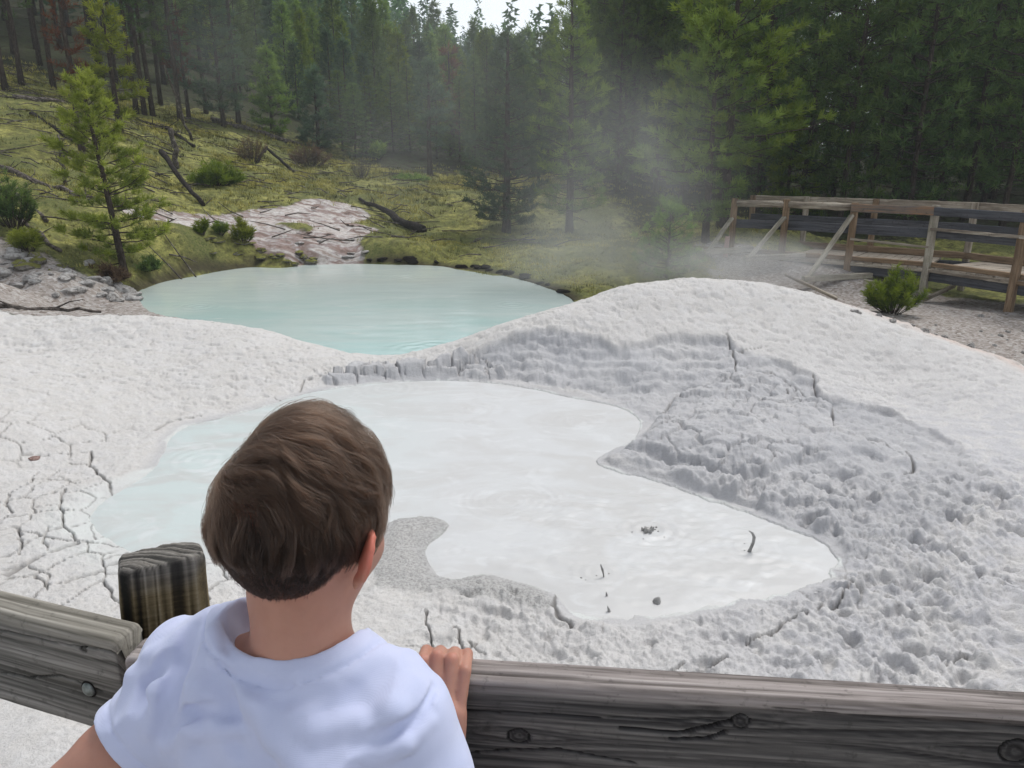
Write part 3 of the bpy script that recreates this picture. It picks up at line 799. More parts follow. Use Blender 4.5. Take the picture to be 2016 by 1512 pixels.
def carved_board(L, H, T, seed, knots=(), checks=(), dx=.0025, ds=.0017, bev=.007):
    """board along X (0..L), thickness T along Y (-T..0, camera side is -T), height H (-H..0)"""
    prof = []; b = bev
    def arc(cx, cz, a0, a1, k=5):
        for i in range(k + 1):
            a = a0 + (a1 - a0) * i / k
            prof.append((cx + b * math.cos(a), cz + b * math.sin(a)))
    def line(p, q):
        n = int(math.hypot(q[0] - p[0], q[1] - p[1]) / ds)
        for i in range(1, n): prof.append((p[0] + (q[0] - p[0]) * i / n, p[1] + (q[1] - p[1]) * i / n))
    arc(-b, -b, 0, PI / 2); line((-b, 0), (-T + b, 0)); arc(-T + b, -b, PI / 2, PI); line((-T, -b), (-T, -H + b)); arc(-T + b, -H + b, PI, 1.5 * PI)
    line((-T + b, -H), (-b, -H)); arc(-b, -H + b, 1.5 * PI, 2 * PI); line((0, -H + b), (0, -b))
    prof = np.array(prof); n = len(prof)
    nx = np.roll(prof, -1, 0) - np.roll(prof, 1, 0); nrm = np.stack([nx[:, 1], -nx[:, 0]], -1); nrm /= np.linalg.norm(nrm, axis=1)[:, None]
    if (nrm * (prof - prof.mean(0))).sum() < 0: nrm = -nrm
    sarc = np.concatenate([[0], np.cumsum(np.linalg.norm(np.diff(prof, axis=0), axis=1))])
    xs = np.arange(0, L + dx / 2, dx); m = len(xs)
    X, S = np.meshgrid(xs, sarc, indexing='ij')
    PY = np.broadcast_to(prof[:, 0], X.shape); PZ = np.broadcast_to(prof[:, 1], X.shape)
    front = sst(-T * .3, -T * .8, PY)
    w = S + .006 * fbm(X * 3 + seed, S * 9, 3, seed) + .012 * fbm(X * 1.1, S * 3, 2, seed + 1)
    kd = np.full(X.shape, 9.0); core = np.zeros(X.shape)
    for kx, kz, kr in knots:
        ex = (X - kx) / 2.4; ez = (PZ - kz)
        d = np.hypot(ex, ez) / kr
        g = np.exp(-(np.hypot(ex * .8, ez) / (kr * 2.0)) ** 2) * front
        w = w + np.sign(ez) * g * kr * .75
        dd = np.hypot(X - kx + .004 * fbm(X * 60, PZ * 60, 2, 78), (PZ - kz) * 1.25 + .003 * fbm(X * 70, PZ * 70, 2, 79)) / kr
        kd = np.where(front > .5, np.minimum(kd, dd), kd)
    ring = fbm(X * 2.2, w * 210, 3, seed + 2, .6)
    ring2 = fbm(X * 6, w * 520, 3, seed + 3, .6)
    band = fbm(X * 1.3, w * 45, 3, seed + 4)
    gr = .5 + .38 * ring + .22 * ring2 + .22 * band
    kn = sst(1.15, .95, kd)
    kring = .32 + .14 * np.sin(kd * 9 + 2.5 * fbm(X * 90, PZ * 90, 2, 77)) + .2 * fbm(X * 60, PZ * 60, 3, seed + 5)
    gr = gr * (1 - kn) + kring * kn
    edge = sst(1.25, 1.05, kd) * sst(.85, 1.0, kd)
    gr = gr - .45 * edge
    hgt = (np.clip(gr, 0, 1) - .5) * .0022 + .0010 * fbm(X * 5, S * 30, 3, seed + 6) + .0015 * fbm(X * 2, S * 5, 2, seed + 8)
    hgt = hgt - .0025 * sst(.35, .05, kd) - .002 * edge
    for pts, wd in checks:   # drying checks (x, z): open cracks along the grain
        d = seg_dist(X + .002 * fbm(X * 20, PZ * 20, 2, 3), PZ + .003 * fbm(X * 9, PZ * 9, 3, seed + 7), pts)
        c = sst(wd * 1.5, wd * .2, d) * front
        hgt = hgt - .008 * c; gr = gr - .8 * c
    fl = sst(.22, .42, fbm(X * 4, S * 35, 3, seed + 9)) * sst(.0, .3, fbm(X * 1.5, S * 6, 2, seed + 10))
    hgt = hgt - .0018 * fl * sst(.45, .3, gr)
    Y3 = PY + nrm[:, 0] * hgt; Z3 = PZ + nrm[:, 1] * hgt
    Z3 = Z3 + .0020 * fbm(X * 1.8, X * 0, 2, seed + 11)
    end = np.minimum(X, L - X); k = 1 - .06 * sst(.006, 0, end)
    V = np.stack([X, -T / 2 + (Y3 + T / 2) * k, -H / 2 + (Z3 + H / 2) * k], -1).reshape(-1, 3)
    i, j = np.meshgrid(np.arange(m - 1), np.arange(n), indexing='ij'); j2 = (j + 1) % n
    q = np.stack([i * n + j, i * n + j2, (i + 1) * n + j2, (i + 1) * n + j], -1).reshape(-1, 4)
    A = np.arange(n); B = (A + 1) % n; kk = m * n
    V = np.concatenate([V, [[.001, -T / 2, -H / 2], [L - .001, -T / 2, -H / 2]]])
    tt = np.concatenate([np.stack([B, A, np.full(n, kk)], -1), np.stack([(m - 1) * n + A, (m - 1) * n + B, np.full(n, kk + 1)], -1)])
    me = mesh_from('board', V, [q, tt])
    age = np.clip(sst(-.012, -.002, PZ) * sst(-T, -T + .004, PY) * .0 + sst(-.020, -.004, PZ) * .9 + .5 * fbm(X * 3, S * 14, 3, seed + 12), 0, 1)
    for nm, val in (('grain', np.clip(gr, 0, 1)), ('age', age)):
        a = me.attributes.new(nm, 'FLOAT', 'POINT'); a.data.foreach_set('value', np.concatenate([val.ravel(), [.5, .5]]).astype(np.float32))
    return me

MAT_BOARD = carved_mat('weathered_grey_board', [(.05, (.010, .009, .009)), (.30, (.040, .038, .038)), (.5, (.085, .08, .077)), (.68, (.15, .141, .133)), (.9, (.22, .205, .19))],
                       [(.05, (.05, .04, .036)), (.35, (.15, .13, .12)), (.6, (.30, .265, .25)), (.9, (.43, .39, .37))])
MAT_BOARD_L = carved_mat('weathered_grey_board_pale_top', [(.05, (.012, .012, .011)), (.30, (.07, .068, .062)), (.5, (.14, .135, .125)), (.68, (.22, .21, .195)), (.9, (.31, .30, .28))],
                         [(.05, (.045, .04, .032)), (.35, (.13, .12, .10)), (.6, (.25, .235, .20)), (.9, (.38, .36, .315))])
MAT_POST = carved_mat('weathered_post', [(.1, (.006, .006, .004)), (.3, (.035, .026, .014)), (.5, (.12, .092, .048)), (.7, (.22, .175, .10)), (.9, (.33, .28, .19))],
                      [(.1, (.008, .008, .008)), (.4, (.05, .047, .043)), (.62, (.155, .145, .13)), (.85, (.27, .255, .23))])
MAT_STEEL = NT('galvanised_steel')
MAT_STEEL = MAT_STEEL.bsdf(MAT_STEEL.ramp(MAT_STEEL.noise(MAT_STEEL.coord(), 160, 3), [(.35, (.13, .15, .14)), (.65, (.26, .29, .28))]), .5, None, spec=.5, Metallic=.6)

RZ = 0.92
fence = thing('wooden_railing', 'weathered grey timber railing of two boards bolted to a post in front of the boy', 'railing', (-.45, .82, -.5))
def fence_board(a, b, seed, knots, checks, mat, H=.148, T=.04, label=None):
    """a, b: far top edge end points"""
    M, L = frame_of(a, b)
    me = carved_board(L, H, T, seed, knots, checks)
    o = link('rail_board', me, fence, mat)
    F2 = Matrix.Translation(fence.location).inverted()
    o.matrix_local = F2 @ M
    if label: o['label'] = label
    return o
bpy.context.view_layer.update()
RZR = .912
pr0 = at_z(282, 1251, RZR); pr1 = at_z(2016, 1357, RZR); dr = (pr1 - pr0)
pr1e = pr0 + dr * 1.9
Lr = np.linalg.norm(pr1 - pr0)
def on_board(p0, dv, u, v, T=.04):
    """x, z on a board's camera-side face under a pixel"""
    e = dv / np.linalg.norm(dv); nrm = np.array([e[1], -e[0], 0])
    q0 = p0 + nrm * T; r = ray(u, v); o_ = np.array([0, 0, EYEZ])
    t = np.dot(q0 - o_, nrm) / np.dot(r, nrm); P = o_ + r * t
    return (float(np.dot(P - q0, e)), float(P[2] - p0[2]))
kr = [on_board(pr0, dr, *p) for p in ((1018, 1448), (1455, 1420), (2000, 1480))]
chk = [([on_board(pr0, dr, *p) for p in ((905, 1480), (1100, 1472), (1250, 1500))], .0011), ([on_board(pr0, dr, *p) for p in ((1220, 1430), (1330, 1440), (1440, 1420))], .0022), ([on_board(pr0, dr, *p) for p in ((1320, 1452), (1400, 1450), (1430, 1440))], .002),
       ([on_board(pr0, dr, *p) for p in ((900, 1398), (1060, 1402), (1400, 1416))], .0006), ([on_board(pr0, dr, *p) for p in ((1500, 1390), (1700, 1410), (2016, 1432))], .0006)]
fence_board(pr0, pr1e, 5, [(kr[0][0], kr[0][1], .011), (kr[1][0], kr[1][1], .010), (kr[2][0], kr[2][1], .016)], chk, MAT_BOARD, label='board right of the post with an open knot, under the hand')
pl1 = at_z(278, 1226, RZ); pl0 = at_z(0, 1160, RZ); dl = pl1 - pl0
pl0e = pl1 - dl * 4.0
kl = [on_board(pl0e, pl1 - pl0e, *p) for p in ((165, 1277), (60, 1345))]
chl = [([on_board(pl0e, pl1 - pl0e, *p) for p in ((0, 1325), (60, 1335), (120, 1330), (200, 1360))], .0009), ([on_board(pl0e, pl1 - pl0e, *p) for p in ((0, 1240), (120, 1265), (240, 1285))], .0008)]
fence_board(pl0e, pl1, 9, [(kl[0][0], kl[0][1], .005)], chl, MAT_BOARD_L, H=.136, label='board left of the post with a carriage bolt')

def carved_post(name, loc, rotz, w, z0, z1, parent, seed=3):
    b = .020; prof = []; ds = .0022
    for qx, qy, a0 in ((1, 1, 0), (-1, 1, PI / 2), (-1, -1, PI), (1, -1, 1.5 * PI)):
        for i in range(7):
            a = a0 + PI / 2 * i / 6
            prof.append((qx * (w / 2 - b) + b * math.cos(a), qy * (w / 2 - b) + b * math.sin(a)))
        nx = {(1, 1): (-1, 0), (-1, 1): (0, -1), (-1, -1): (1, 0), (1, -1): (0, 1)}[(qx, qy)]
        n = int((w - 2 * b) / ds)
        p = prof[-1]
        for i in range(1, n): prof.append((p[0] + nx[0] * (w - 2 * b) * i / n, p[1] + nx[1] * (w - 2 * b) * i / n))
    prof = np.array(prof); n = len(prof)
    rows = [(1.0, z) for z in np.arange(z0, z1 - .016, .01 if z1 - z0 < .8 else .012)]
    for i in range(8):
        a = PI / 2 * i / 7
        rows.append((1 - .10 * (1 - math.cos(a)), z1 - .010 + .010 * math.sin(a)))
    for k in np.linspace(.88, .02, 38): rows.append((k, z1 + .004 * (1 - k)))
    rows = np.array(rows); m = len(rows)
    PX = rows[:, :1] * prof[:, 0]; PY = rows[:, :1] * prof[:, 1]; PZ = np.repeat(rows[:, 1:], n, 1)
    q = (PX * .80 + PY * .60) + .35 * (PX * -.6 + PY * .8 + .05) ** 2 / .1 * .3 + .0025 * fbm(PZ * 3, PX * 20, 3, seed) + .003 * fbm(PX * 14, PY * 14, 2, seed)
    g = .5 + .42 * fbm(q * 480, PZ * .6 + 3, 2, seed + 1) + .25 * fbm(q * 520, PZ * 2, 2, seed + 2)
    hg = (np.clip(g, 0, 1) - .5) * .0045 + .002 * fbm(PX * 40, PY * 40 + PZ * 8, 3, seed + 4)
    rr = np.hypot(PX, PY) + 1e-6; top = sst(z1 - .05, z1, PZ)
    VX = PX + PX / rr * hg * (1 - top); VY = PY + PY / rr * hg * (1 - top); VZ = PZ + hg * top + top * (-.26 * PY + .02 * PX)
    V = np.stack([VX, VY, VZ], -1).reshape(-1, 3)
    i, j = np.meshgrid(np.arange(m - 1), np.arange(n), indexing='ij'); j2 = (j + 1) % n
    qd = np.stack([i * n + j, i * n + j2, (i + 1) * n + j2, (i + 1) * n + j], -1).reshape(-1, 4)
    V = np.concatenate([V, [[0, 0, VZ[-1].mean()]]]); A = np.arange(n); B = (A + 1) % n
    tt = np.stack([(m - 1) * n + A, (m - 1) * n + B, np.full(n, m * n)], -1)
    me = mesh_from(name, V, [qd, tt])
    age = sst(z1 - .03, z1 - .005, PZ + .01 * fbm(PX * 30, PY * 30, 2, 9))
    for nm, val in (('grain', np.clip(g, 0, 1)), ('age', age)):
        a = me.attributes.new(nm, 'FLOAT', 'POINT'); a.data.foreach_set('value', np.append(val.ravel(), .5).astype(np.float32))
    o = link(name, me, parent, MAT_POST)
    o.location = Vector(loc) - (parent.location if parent else Vector()); o.rotation_euler = (0, 0, rotz)
    return o
MAT_SIDEPOST = wood_mat('weathered_side_post', (.22, .19, .15), (.13, .11, .085), (.05, .04, .032))
# the post stands behind the joint, turned a little to the right
pc = at_z(305, 1190, .96)
nb = np.array([-dr[1], dr[0], 0]); nb /= np.linalg.norm(nb)
PCX, PCY = -.446, .846
po = carved_post('post', (PCX, PCY, 0), math.radians(27), .100, -.6, .957, fence)
po.rotation_euler = (0, math.radians(3.2), math.radians(27)); po.location.x -= math.sin(math.radians(3.2)) * .92
# next posts along the railing, outside the picture
for k, p in enumerate((pl0e + np.array([.06, .085, 0]), pr1e + np.array([-.06, .085, 0]))):
    timber('post', (p[0], p[1], -.6), (p[0], p[1], .97), .10, .10, MAT_SIDEPOST, fence, up=(0, 1, 0), seed=k)
# carriage bolt, and a near-black disc drawn for the dark hole ring around it
bx, bz = on_board(pl0e, pl1 - pl0e, 176, 1356)
Ml, _ = frame_of(pl0e, pl1)
for nm, rad, prj, mt in (('bolt', .0088, .0045, MAT_STEEL), ('bolt_socket', .0112, .0008, None)):
    mb = MB(); k = 8; n = 24; V = []
    for i in range(k + 1):
        a = PI / 2 * i / k
        V += [(rad * math.cos(a) * math.cos(s), -prj * math.sin(a), rad * math.cos(a) * math.sin(s)) for s in np.linspace(0, 2 * PI, n, False)]
    i, j = np.meshgrid(np.arange(k), np.arange(n), indexing='ij')
    mb.add(V, np.stack([i * n + j, (i + 1) * n + j, (i + 1) * n + (j + 1) % n, i * n + (j + 1) % n], -1).reshape(-1, 4))
    if mt is None:
        mt = NT('dark_bolt_socket'); mt = mt.bsdf((.012, .010, .009), .95)
    o = link(nm, mb.mesh(nm), fence, mt); o.matrix_local = Matrix.Translation(fence.location).inverted() @ Ml @ Matrix.Translation((bx, -.040 - (.0012 if nm == 'bolt' else .0006), bz))

# boardwalk under the boy's feet and the camera
bw = MB(); rs = np.random.RandomState(4)
for i in range(14):
    x0 = -2.0 + i * .30
    plank(bw, (x0, -1.4 + rs.uniform(-.01, .01), -.03), (x0 + .02, .66 - .1 * 0 + rs.uniform(-.01, .01), -.03), .27, .05, seed=i)
for yy in (-1.1, .3): plank(bw, (-2.2, yy, -.14), (2.4, yy, -.14), .12, .165, seed=int(yy * 10) + 50)
MAT_DECK = wood_mat('weathered_deck', (.36, .33, .29), (.24, .21, .18), (.10, .085, .07))
tag(link('boardwalk', bw.mesh('boardwalk', False), mat=MAT_DECK), kind='structure')

# ================================================================== FOOTBRIDGE
BR_MATS = {
    'brown': wood_mat('bridge_wood_brown', (.33, .235, .15), (.22, .15, .092), (.09, .06, .038), bump=.8),
    'pale': wood_mat('bridge_wood_pale', (.50, .46, .38), (.34, .31, .25), (.13, .11, .085), moss=.5, bump=.8),
    'log': wood_mat('bridge_wood_log', (.50, .45, .37), (.32, .27, .21), (.10, .075, .055), bump=.8),
    'dark': wood_mat('bridge_wood_dark', (.115, .115, .125), (.060, .060, .068), (.022, .022, .026), bump=.8, stain=(.085, .09, .105)),
    'deck': wood_mat('bridge_deck', (.46, .40, .33), (.35, .30, .24), (.19, .155, .12)),
    'orange': wood_mat('bridge_wood_split', (.30, .16, .08), (.17, .14, .115), (.05, .045, .04), bump=.8, stain=(.12, .115, .11)),
}
bridge = thing('wooden_footbridge', 'weathered timber footbridge with post and rail sides crossing the gravel beyond the white mound', 'footbridge', (6.4, 14.5, -1.0))
bpy.context.view_layer.update()
BRZ = .50; DKZ = -.56
BT = [(1368, 391), (1447, 395), (1549, 398), (1684, 403), (1843, 409), (2022, 421), (2240, 436)]
BP = [at_z(u, v, BRZ) for u, v in BT]
BP = [np.array([p[0], p[1]]) for p in BP]
BP[0] = BP[1] + (BP[1] - BP[2]) * .95
BP[6] = BP[5] + (BP[5] - BP[4]) * 1.0
def bt(kind, a, b, w, h, name, seed, up=(0, 0, 1), round_=False, label=None, bevel=.01):
    o = timber(name, a, b, w, h, BR_MATS[kind], bridge, up, bevel=bevel, wear=.006, seed=seed, round_=round_)
    if label: o['label'] = label
    return o
def off(i, d):
    """point i pushed sideways (away from the camera) by d"""
    t = BP[min(i + 1, 6)] - BP[max(i - 1, 0)]; t = t / np.linalg.norm(t); n_ = np.array([-t[1], t[0]])
    if n_[1] < 0: n_ = -n_
    return BP[i] + n_ * d
WID = 1.75
pm = [None, 'brown', 'brown', 'brown', 'pale', 'brown', 'brown']
for i in range(1, 7):
    p = BP[i]; g = gz(p[0], p[1])
    up = np.append(BP[min(i + 1, 6)] - BP[i - 1], 0)
    bt(pm[i], (p[0], p[1], min(g - .15, DKZ - .3)), (p[0] + .0, p[1], BRZ + .035 + .01 * (i % 3)), .125 if i == 4 else .115, .115, 'post', 20 + i, up=up, label='pale lichened post' if i == 4 else None, bevel=.018)
    q = off(i, WID); g = gz(q[0], q[1])
    bt('brown' if i % 2 else 'log', (q[0], q[1], min(g - .1, DKZ - .3)), (q[0], q[1], BRZ + .02), .11, .11, 'post', 40 + i, up=up, bevel=.018)
for i in range(1, 6):
    for side, d in (('near', -.075), ('far', WID + .075)):
        a = off(i, d); b = off(i + 1, d)
        e = (b - a); ln = np.linalg.norm(e); e = e / ln
        if side == 'near' and i <= 2:      # the two left spans are peeled logs let in between the posts
            a = off(i, 0) + e * .05; b = off(i + 1, 0) - e * .05
            bt('log', (*a, BRZ - .045), (*b, BRZ - .045), .135, .13, 'top_rail', 60 + i, round_=True)
        else:
            if side == 'near': a = a if i > 3 else a; 
            bt(('orange' if i == 3 else 'dark') if side == 'near' else 'log', (*(a - e * (.05 if i > 3 else .05)), BRZ - .055), (*(b + e * (-.006 if i < 5 else .05) + e * .05), BRZ - .055), .045, .145, 'top_rail', 60 + i + (side == 'far') * 9)
        a = off(i, .075 if side == 'near' else WID - .075); b = off(i + 1, .075 if side == 'near' else WID - .075)
        bt('dark', (*a, BRZ - .45), (*b, BRZ - .45), .045, .17 if i < 4 else .15, 'mid_rail', 80 + i + (side == 'far') * 9)
        if side == 'near' and i >= 4:
            a = off(i, -.075); b = off(i + 1, -.075)
            bt('log', (*a, BRZ - .36), (*b, BRZ - .36), .05, .05, 'mid_rail', 90 + i)
        if side == 'near' and i == 3:
            bt('log', (*off(3, -.07), BRZ - .62), (*off(4, -.07), BRZ - .68), .03, .04, 'mid_rail', 95)
# deck boards, side beams, kick boards
dm = MB(); rs = np.random.RandomState(8)
P_ = np.array(BP); cum = np.concatenate([[0], np.cumsum(np.linalg.norm(np.diff(P_, axis=0), axis=1))])
s = .1
while s < cum[-1] - .1:
    x = np.interp(s, cum, P_[:, 0]); y = np.interp(s, cum, P_[:, 1])
    x2 = np.interp(s + .05, cum, P_[:, 0]); y2 = np.interp(s + .05, cum, P_[:, 1])
    t_ = np.array([x2 - x, y2 - y]); t_ /= np.linalg.norm(t_); n_ = np.array([-t_[1], t_[0]])
    if n_[1] < 0: n_ = -n_
    zz = DKZ + rs.uniform(-.004, .004)
    a = np.array([x, y]) + n_ * (-.0 + rs.uniform(-.03, .03)); b = np.array([x, y]) + n_ * (WID + rs.uniform(-.03, .03))
    plank(dm, (*a, zz), (*b, zz), .138, .045, seed=int(s * 100), seg=4, wear=.003)
    s += .15
o = link('deck', dm.mesh('deck', False), bridge, BR_MATS['deck']); o.matrix_local = bridge.matrix_world.inverted()
for i in range(0, 6):
    for d, nm, hh, zc, kd in ((.085, 'kick_board', .08, DKZ + .065, 'brown'), (WID - .1, 'kick_board', .12, DKZ + .09, 'brown'), (.08, 'side_beam', .20, DKZ - .128, 'dark'), (WID - .08, 'side_beam', .22, DKZ - .14, 'dark')):
        a = off(i, d); b = off(i + 1, d)
        bt('pale' if (nm == 'kick_board' and i == 9) else kd, (*a, zc), (*b, zc), .09, hh, nm, 110 + i + int(d * 10))
for i in range(0, 6):   # pale edge board of the deck
    a = off(i, -.03); b = off(i + 1, -.03); 
    bt('log' if i < 5 else 'brown', (*a, DKZ - .03), (*b, DKZ - .03), .03, .06, 'edge_board', 130 + i)
# diagonal braces outside the three left posts
for i, (u1, v1, u0, v0, dz) in enumerate(((1440, 430, 1397, 492, -.65), (1544, 428, 1477, 505, -.72), (1677, 424, 1592, 545, -.9))):
    a = at_d(u1, v1, BP[i + 1][1] - .09)
    b = at_z(u0, v0, dz); 
    b = a + (at_d(u0, v0, BP[i + 1][1] - .55) - a)
    bt('pale', a, b, .05, .10, 'brace', 150 + i, up=(.3, -1, 0))
    e = off(i + 1, 0)
    bt('pale', (b[0] - .12, b[1] - .06, b[2] - .03), (e[0] + .35, e[1] - .25, b[2] - .02), .11, .10, 'outrigger', 160 + i)
# fallen boards leaning by the outriggers
for k, (p, q, w_, kd, lab) in enumerate((((1545, 540, 13.6), (1648, 588, 13.0), .05, 'log', 'thin pale board fallen slantwise below the left bridge posts'), ((1700, 556, 13.7), (1760, 566, 13.4), .12, 'pale', 'pale timber offcut lying behind the bush below the bridge'), ((1820, 590, 13.3), (1880, 562, 14.0), .09, 'log', 'grey timber lying in the dark gap under the bridge deck'))):
    a = at_d(*p); b = at_d(*q); 
    o = timber('fallen_board', a, b, .04, w_, BR_MATS[kd], None, up=(0, -.4, 1), seed=170 + k); tag(o, lab, 'board')
a = at_d(1428, 497, 15.5); o = timber('marker_stake', (a[0], a[1], a[2] - .2), (a[0] + .02, a[1], a[2] + .32), .09, .03, wood_mat('pink_stake', (.55, .40, .36), (.48, .30, .27), (.3, .2, .18)), None, up=(0, 1, 0), seed=180)
tag(o, 'small pinkish stake standing left of the first bridge post', 'stake')
# ================================================================== THE BOY
class Field:
    """signed distances on a grid, blended; turned into ONE continuous surface"""
    def __init__(s, lo, hi, h):
        s.lo = np.array(lo, float); s.h = h
        s.n = np.ceil((np.array(hi) - s.lo) / h).astype(int) + 1
        s.f = np.full(s.n, .06, np.float32)
    def box(s, lo, hi, pad):
        a = np.clip(np.floor((np.array(lo) - pad - s.lo) / s.h).astype(int), 0, s.n); b = np.clip(np.ceil((np.array(hi) + pad - s.lo) / s.h).astype(int) + 1, 0, s.n)
        sl = tuple(slice(i, j) for i, j in zip(a, b))
        ax = [s.lo[k] + s.h * np.arange(a[k], b[k]) for k in range(3)]
        return sl, np.meshgrid(*ax, indexing='ij', sparse=True)
    def comb(s, sl, d, k, op):
        f = s.f[sl]
        if f.size == 0: return
        if op == 'add':
            if k > 0:
                hh = np.clip(.5 + .5 * (f - d) / k, 0, 1); r = f * (1 - hh) + d * hh - k * hh * (1 - hh)
            else: r = np.minimum(f, d)
        else:
            if k > 0:
                hh = np.clip(.5 - .5 * (f + d) / k, 0, 1); r = f * (1 - hh) - d * hh + k * hh * (1 - hh)
            else: r = np.maximum(f, -d)
        s.f[sl] = r
    def cone(s, a, b, ra, rb, k=.01, op='add', flat=None):
        a = np.array(a, float); b = np.array(b, float); R = max(ra, rb)
        sl, (X, Y, Zz) = s.box(np.minimum(a, b) - R, np.maximum(a, b) + R, .02 + k)
        e = b - a; L = (e ** 2).sum() + 1e-12
        px, py, pz = X - a[0], Y - a[1], Zz - a[2]
        t = np.clip((px * e[0] + py * e[1] + pz * e[2]) / L, 0, 1)
        d = np.sqrt((px - t * e[0]) ** 2 + (py - t * e[1]) ** 2 + (pz - t * e[2]) ** 2) - (ra + (rb - ra) * t)
        s.comb(sl, d, k, op)
    def chain(s, pts, rad, k=.01, op='add'):
        for i in range(len(pts) - 1): s.cone(pts[i], pts[i + 1], rad[i], rad[i + 1], k, op)
    def ell(s, c, r, M=None, k=.01, op='add'):
        c = np.array(c, float); r = np.array(r, float); R = r.max()
        sl, (X, Y, Zz) = s.box(c - R, c + R, .02 + k)
        px, py, pz = X - c[0], Y - c[1], Zz - c[2]
        if M is not None:
            M = np.array(M)  # columns: local axes
            px, py, pz = (px * M[0, i] + py * M[1, i] + pz * M[2, i] for i in range(3))
        k0 = np.sqrt((px / r[0]) ** 2 + (py / r[1]) ** 2 + (pz / r[2]) ** 2)
        k1 = np.sqrt((px / r[0] ** 2) ** 2 + (py / r[1] ** 2) ** 2 + (pz / r[2] ** 2) ** 2) + 1e-9
        s.comb(sl, k0 * (k0 - 1) / k1, k, op)
    def mesh(s, name):
        """naive surface nets"""
        f = s.f; neg = f < 0
        c = np.zeros(tuple(s.n - 1), np.int8)
        for dx in (0, 1):
            for dy in (0, 1):
                for dz in (0, 1): c += neg[dx:s.n[0] - 1 + dx, dy:s.n[1] - 1 + dy, dz:s.n[2] - 1 + dz]
        act = (c > 0) & (c < 8)
        I = np.argwhere(act); idx = -np.ones(act.shape, np.int32); idx[act] = np.arange(len(I))
        P = np.zeros((len(I), 3)); W = np.zeros(len(I))
        for ax in range(3):
            for o1 in (0, 1):
                for o2 in (0, 1):
                    off = [0, 0, 0]; oth = [k for k in range(3) if k != ax]; off[oth[0]] = o1; off[oth[1]] = o2
                    A = I + off; B = A.copy(); B[:, ax] += 1
                    fa = f[A[:, 0], A[:, 1], A[:, 2]]; fb = f[B[:, 0], B[:, 1], B[:, 2]]
                    m = (fa < 0) != (fb < 0)
                    t = np.where(m, fa / np.where(m, fa - fb, 1), 0)
                    q = A.astype(float); q[:, ax] += t
                    P[m] += q[m]; W[m] += 1
        V = P / W[:, None] * s.h + s.lo
        Q = []
        for ax in range(3):
            sh = [slice(1, -1)] * 3; 
            a = [slice(1, s.n[k] - 1) for k in range(3)]; b = list(a); a[ax] = slice(0, s.n[ax] - 1); b[ax] = slice(1, s.n[ax])
            na = neg[tuple(a)]; nb_ = neg[tuple(b)]
            for flip in (0, 1):
                E = np.argwhere((na & ~nb_) if not flip else (~na & nb_))
                if not len(E): continue
                G = E + 1; G[:, ax] -= 1
                o = [k for k in range(3) if k != ax]
                if ax == 1: o = o[::-1]
                c4 = []
                for d1, d2 in ((0, 0), (-1, 0), (-1, -1), (0, -1)):
                    H = G.copy(); H[:, o[0]] += d1; H[:, o[1]] += d2
                    c4.append(idx[H[:, 0], H[:, 1], H[:, 2]])
                q = np.stack(c4, -1)
                Q.append(q[:, ::-1] if flip else q)
        Q = np.concatenate(Q)
        # two light smoothing passes
        for _ in range(2):
            S = np.zeros_like(V); N = np.zeros(len(V))
            for a_, b_ in ((0, 1), (1, 2), (2, 3), (3, 0)):
                np.add.at(S, Q[:, a_], V[Q[:, b_]]); np.add.at(S, Q[:, b_], V[Q[:, a_]]); np.add.at(N, Q[:, a_], 1); np.add.at(N, Q[:, b_], 1)
            V = V * .55 + .45 * S / N[:, None]
        return mesh_from(name, V, Q)

A_ = np.array
HC = A_([-.195, .648, 1.128])
hy, hp, hr = math.radians(22), math.radians(12), math.radians(2)
HM = np.array((Matrix.Rotation(-hy, 3, 'Z') @ Matrix.Rotation(-hp, 3, 'X') @ Matrix.Rotation(hr, 3, 'Y')))
def hl(x, y, z): return HC + HM @ A_([x, y, z])
ROOT = A_([-.19, .60, 0.0])
LS, RS_ = A_([-.316, .645, .936]), A_([-.107, .592, .932])
LE, LW = A_([-.452, .578, .838]), A_([-.335, .640, .715])
RE, RW = A_([-.050, .548, .790]), A_([-.071, .646, .855])
bodyR = A_([.97, -.242, 0]); bodyF = A_([.242, .97, 0])
TM = np.stack([bodyR, bodyF, A_([0, 0, 1])], 1)
CH = A_([-.200, .617, .90])

def fingers(F, mcp, pip, dip, tip, r):
    F.chain([mcp, pip, dip, tip], [r * 1.02, r * 1.0, r * .93, r * .80], k=.0015)

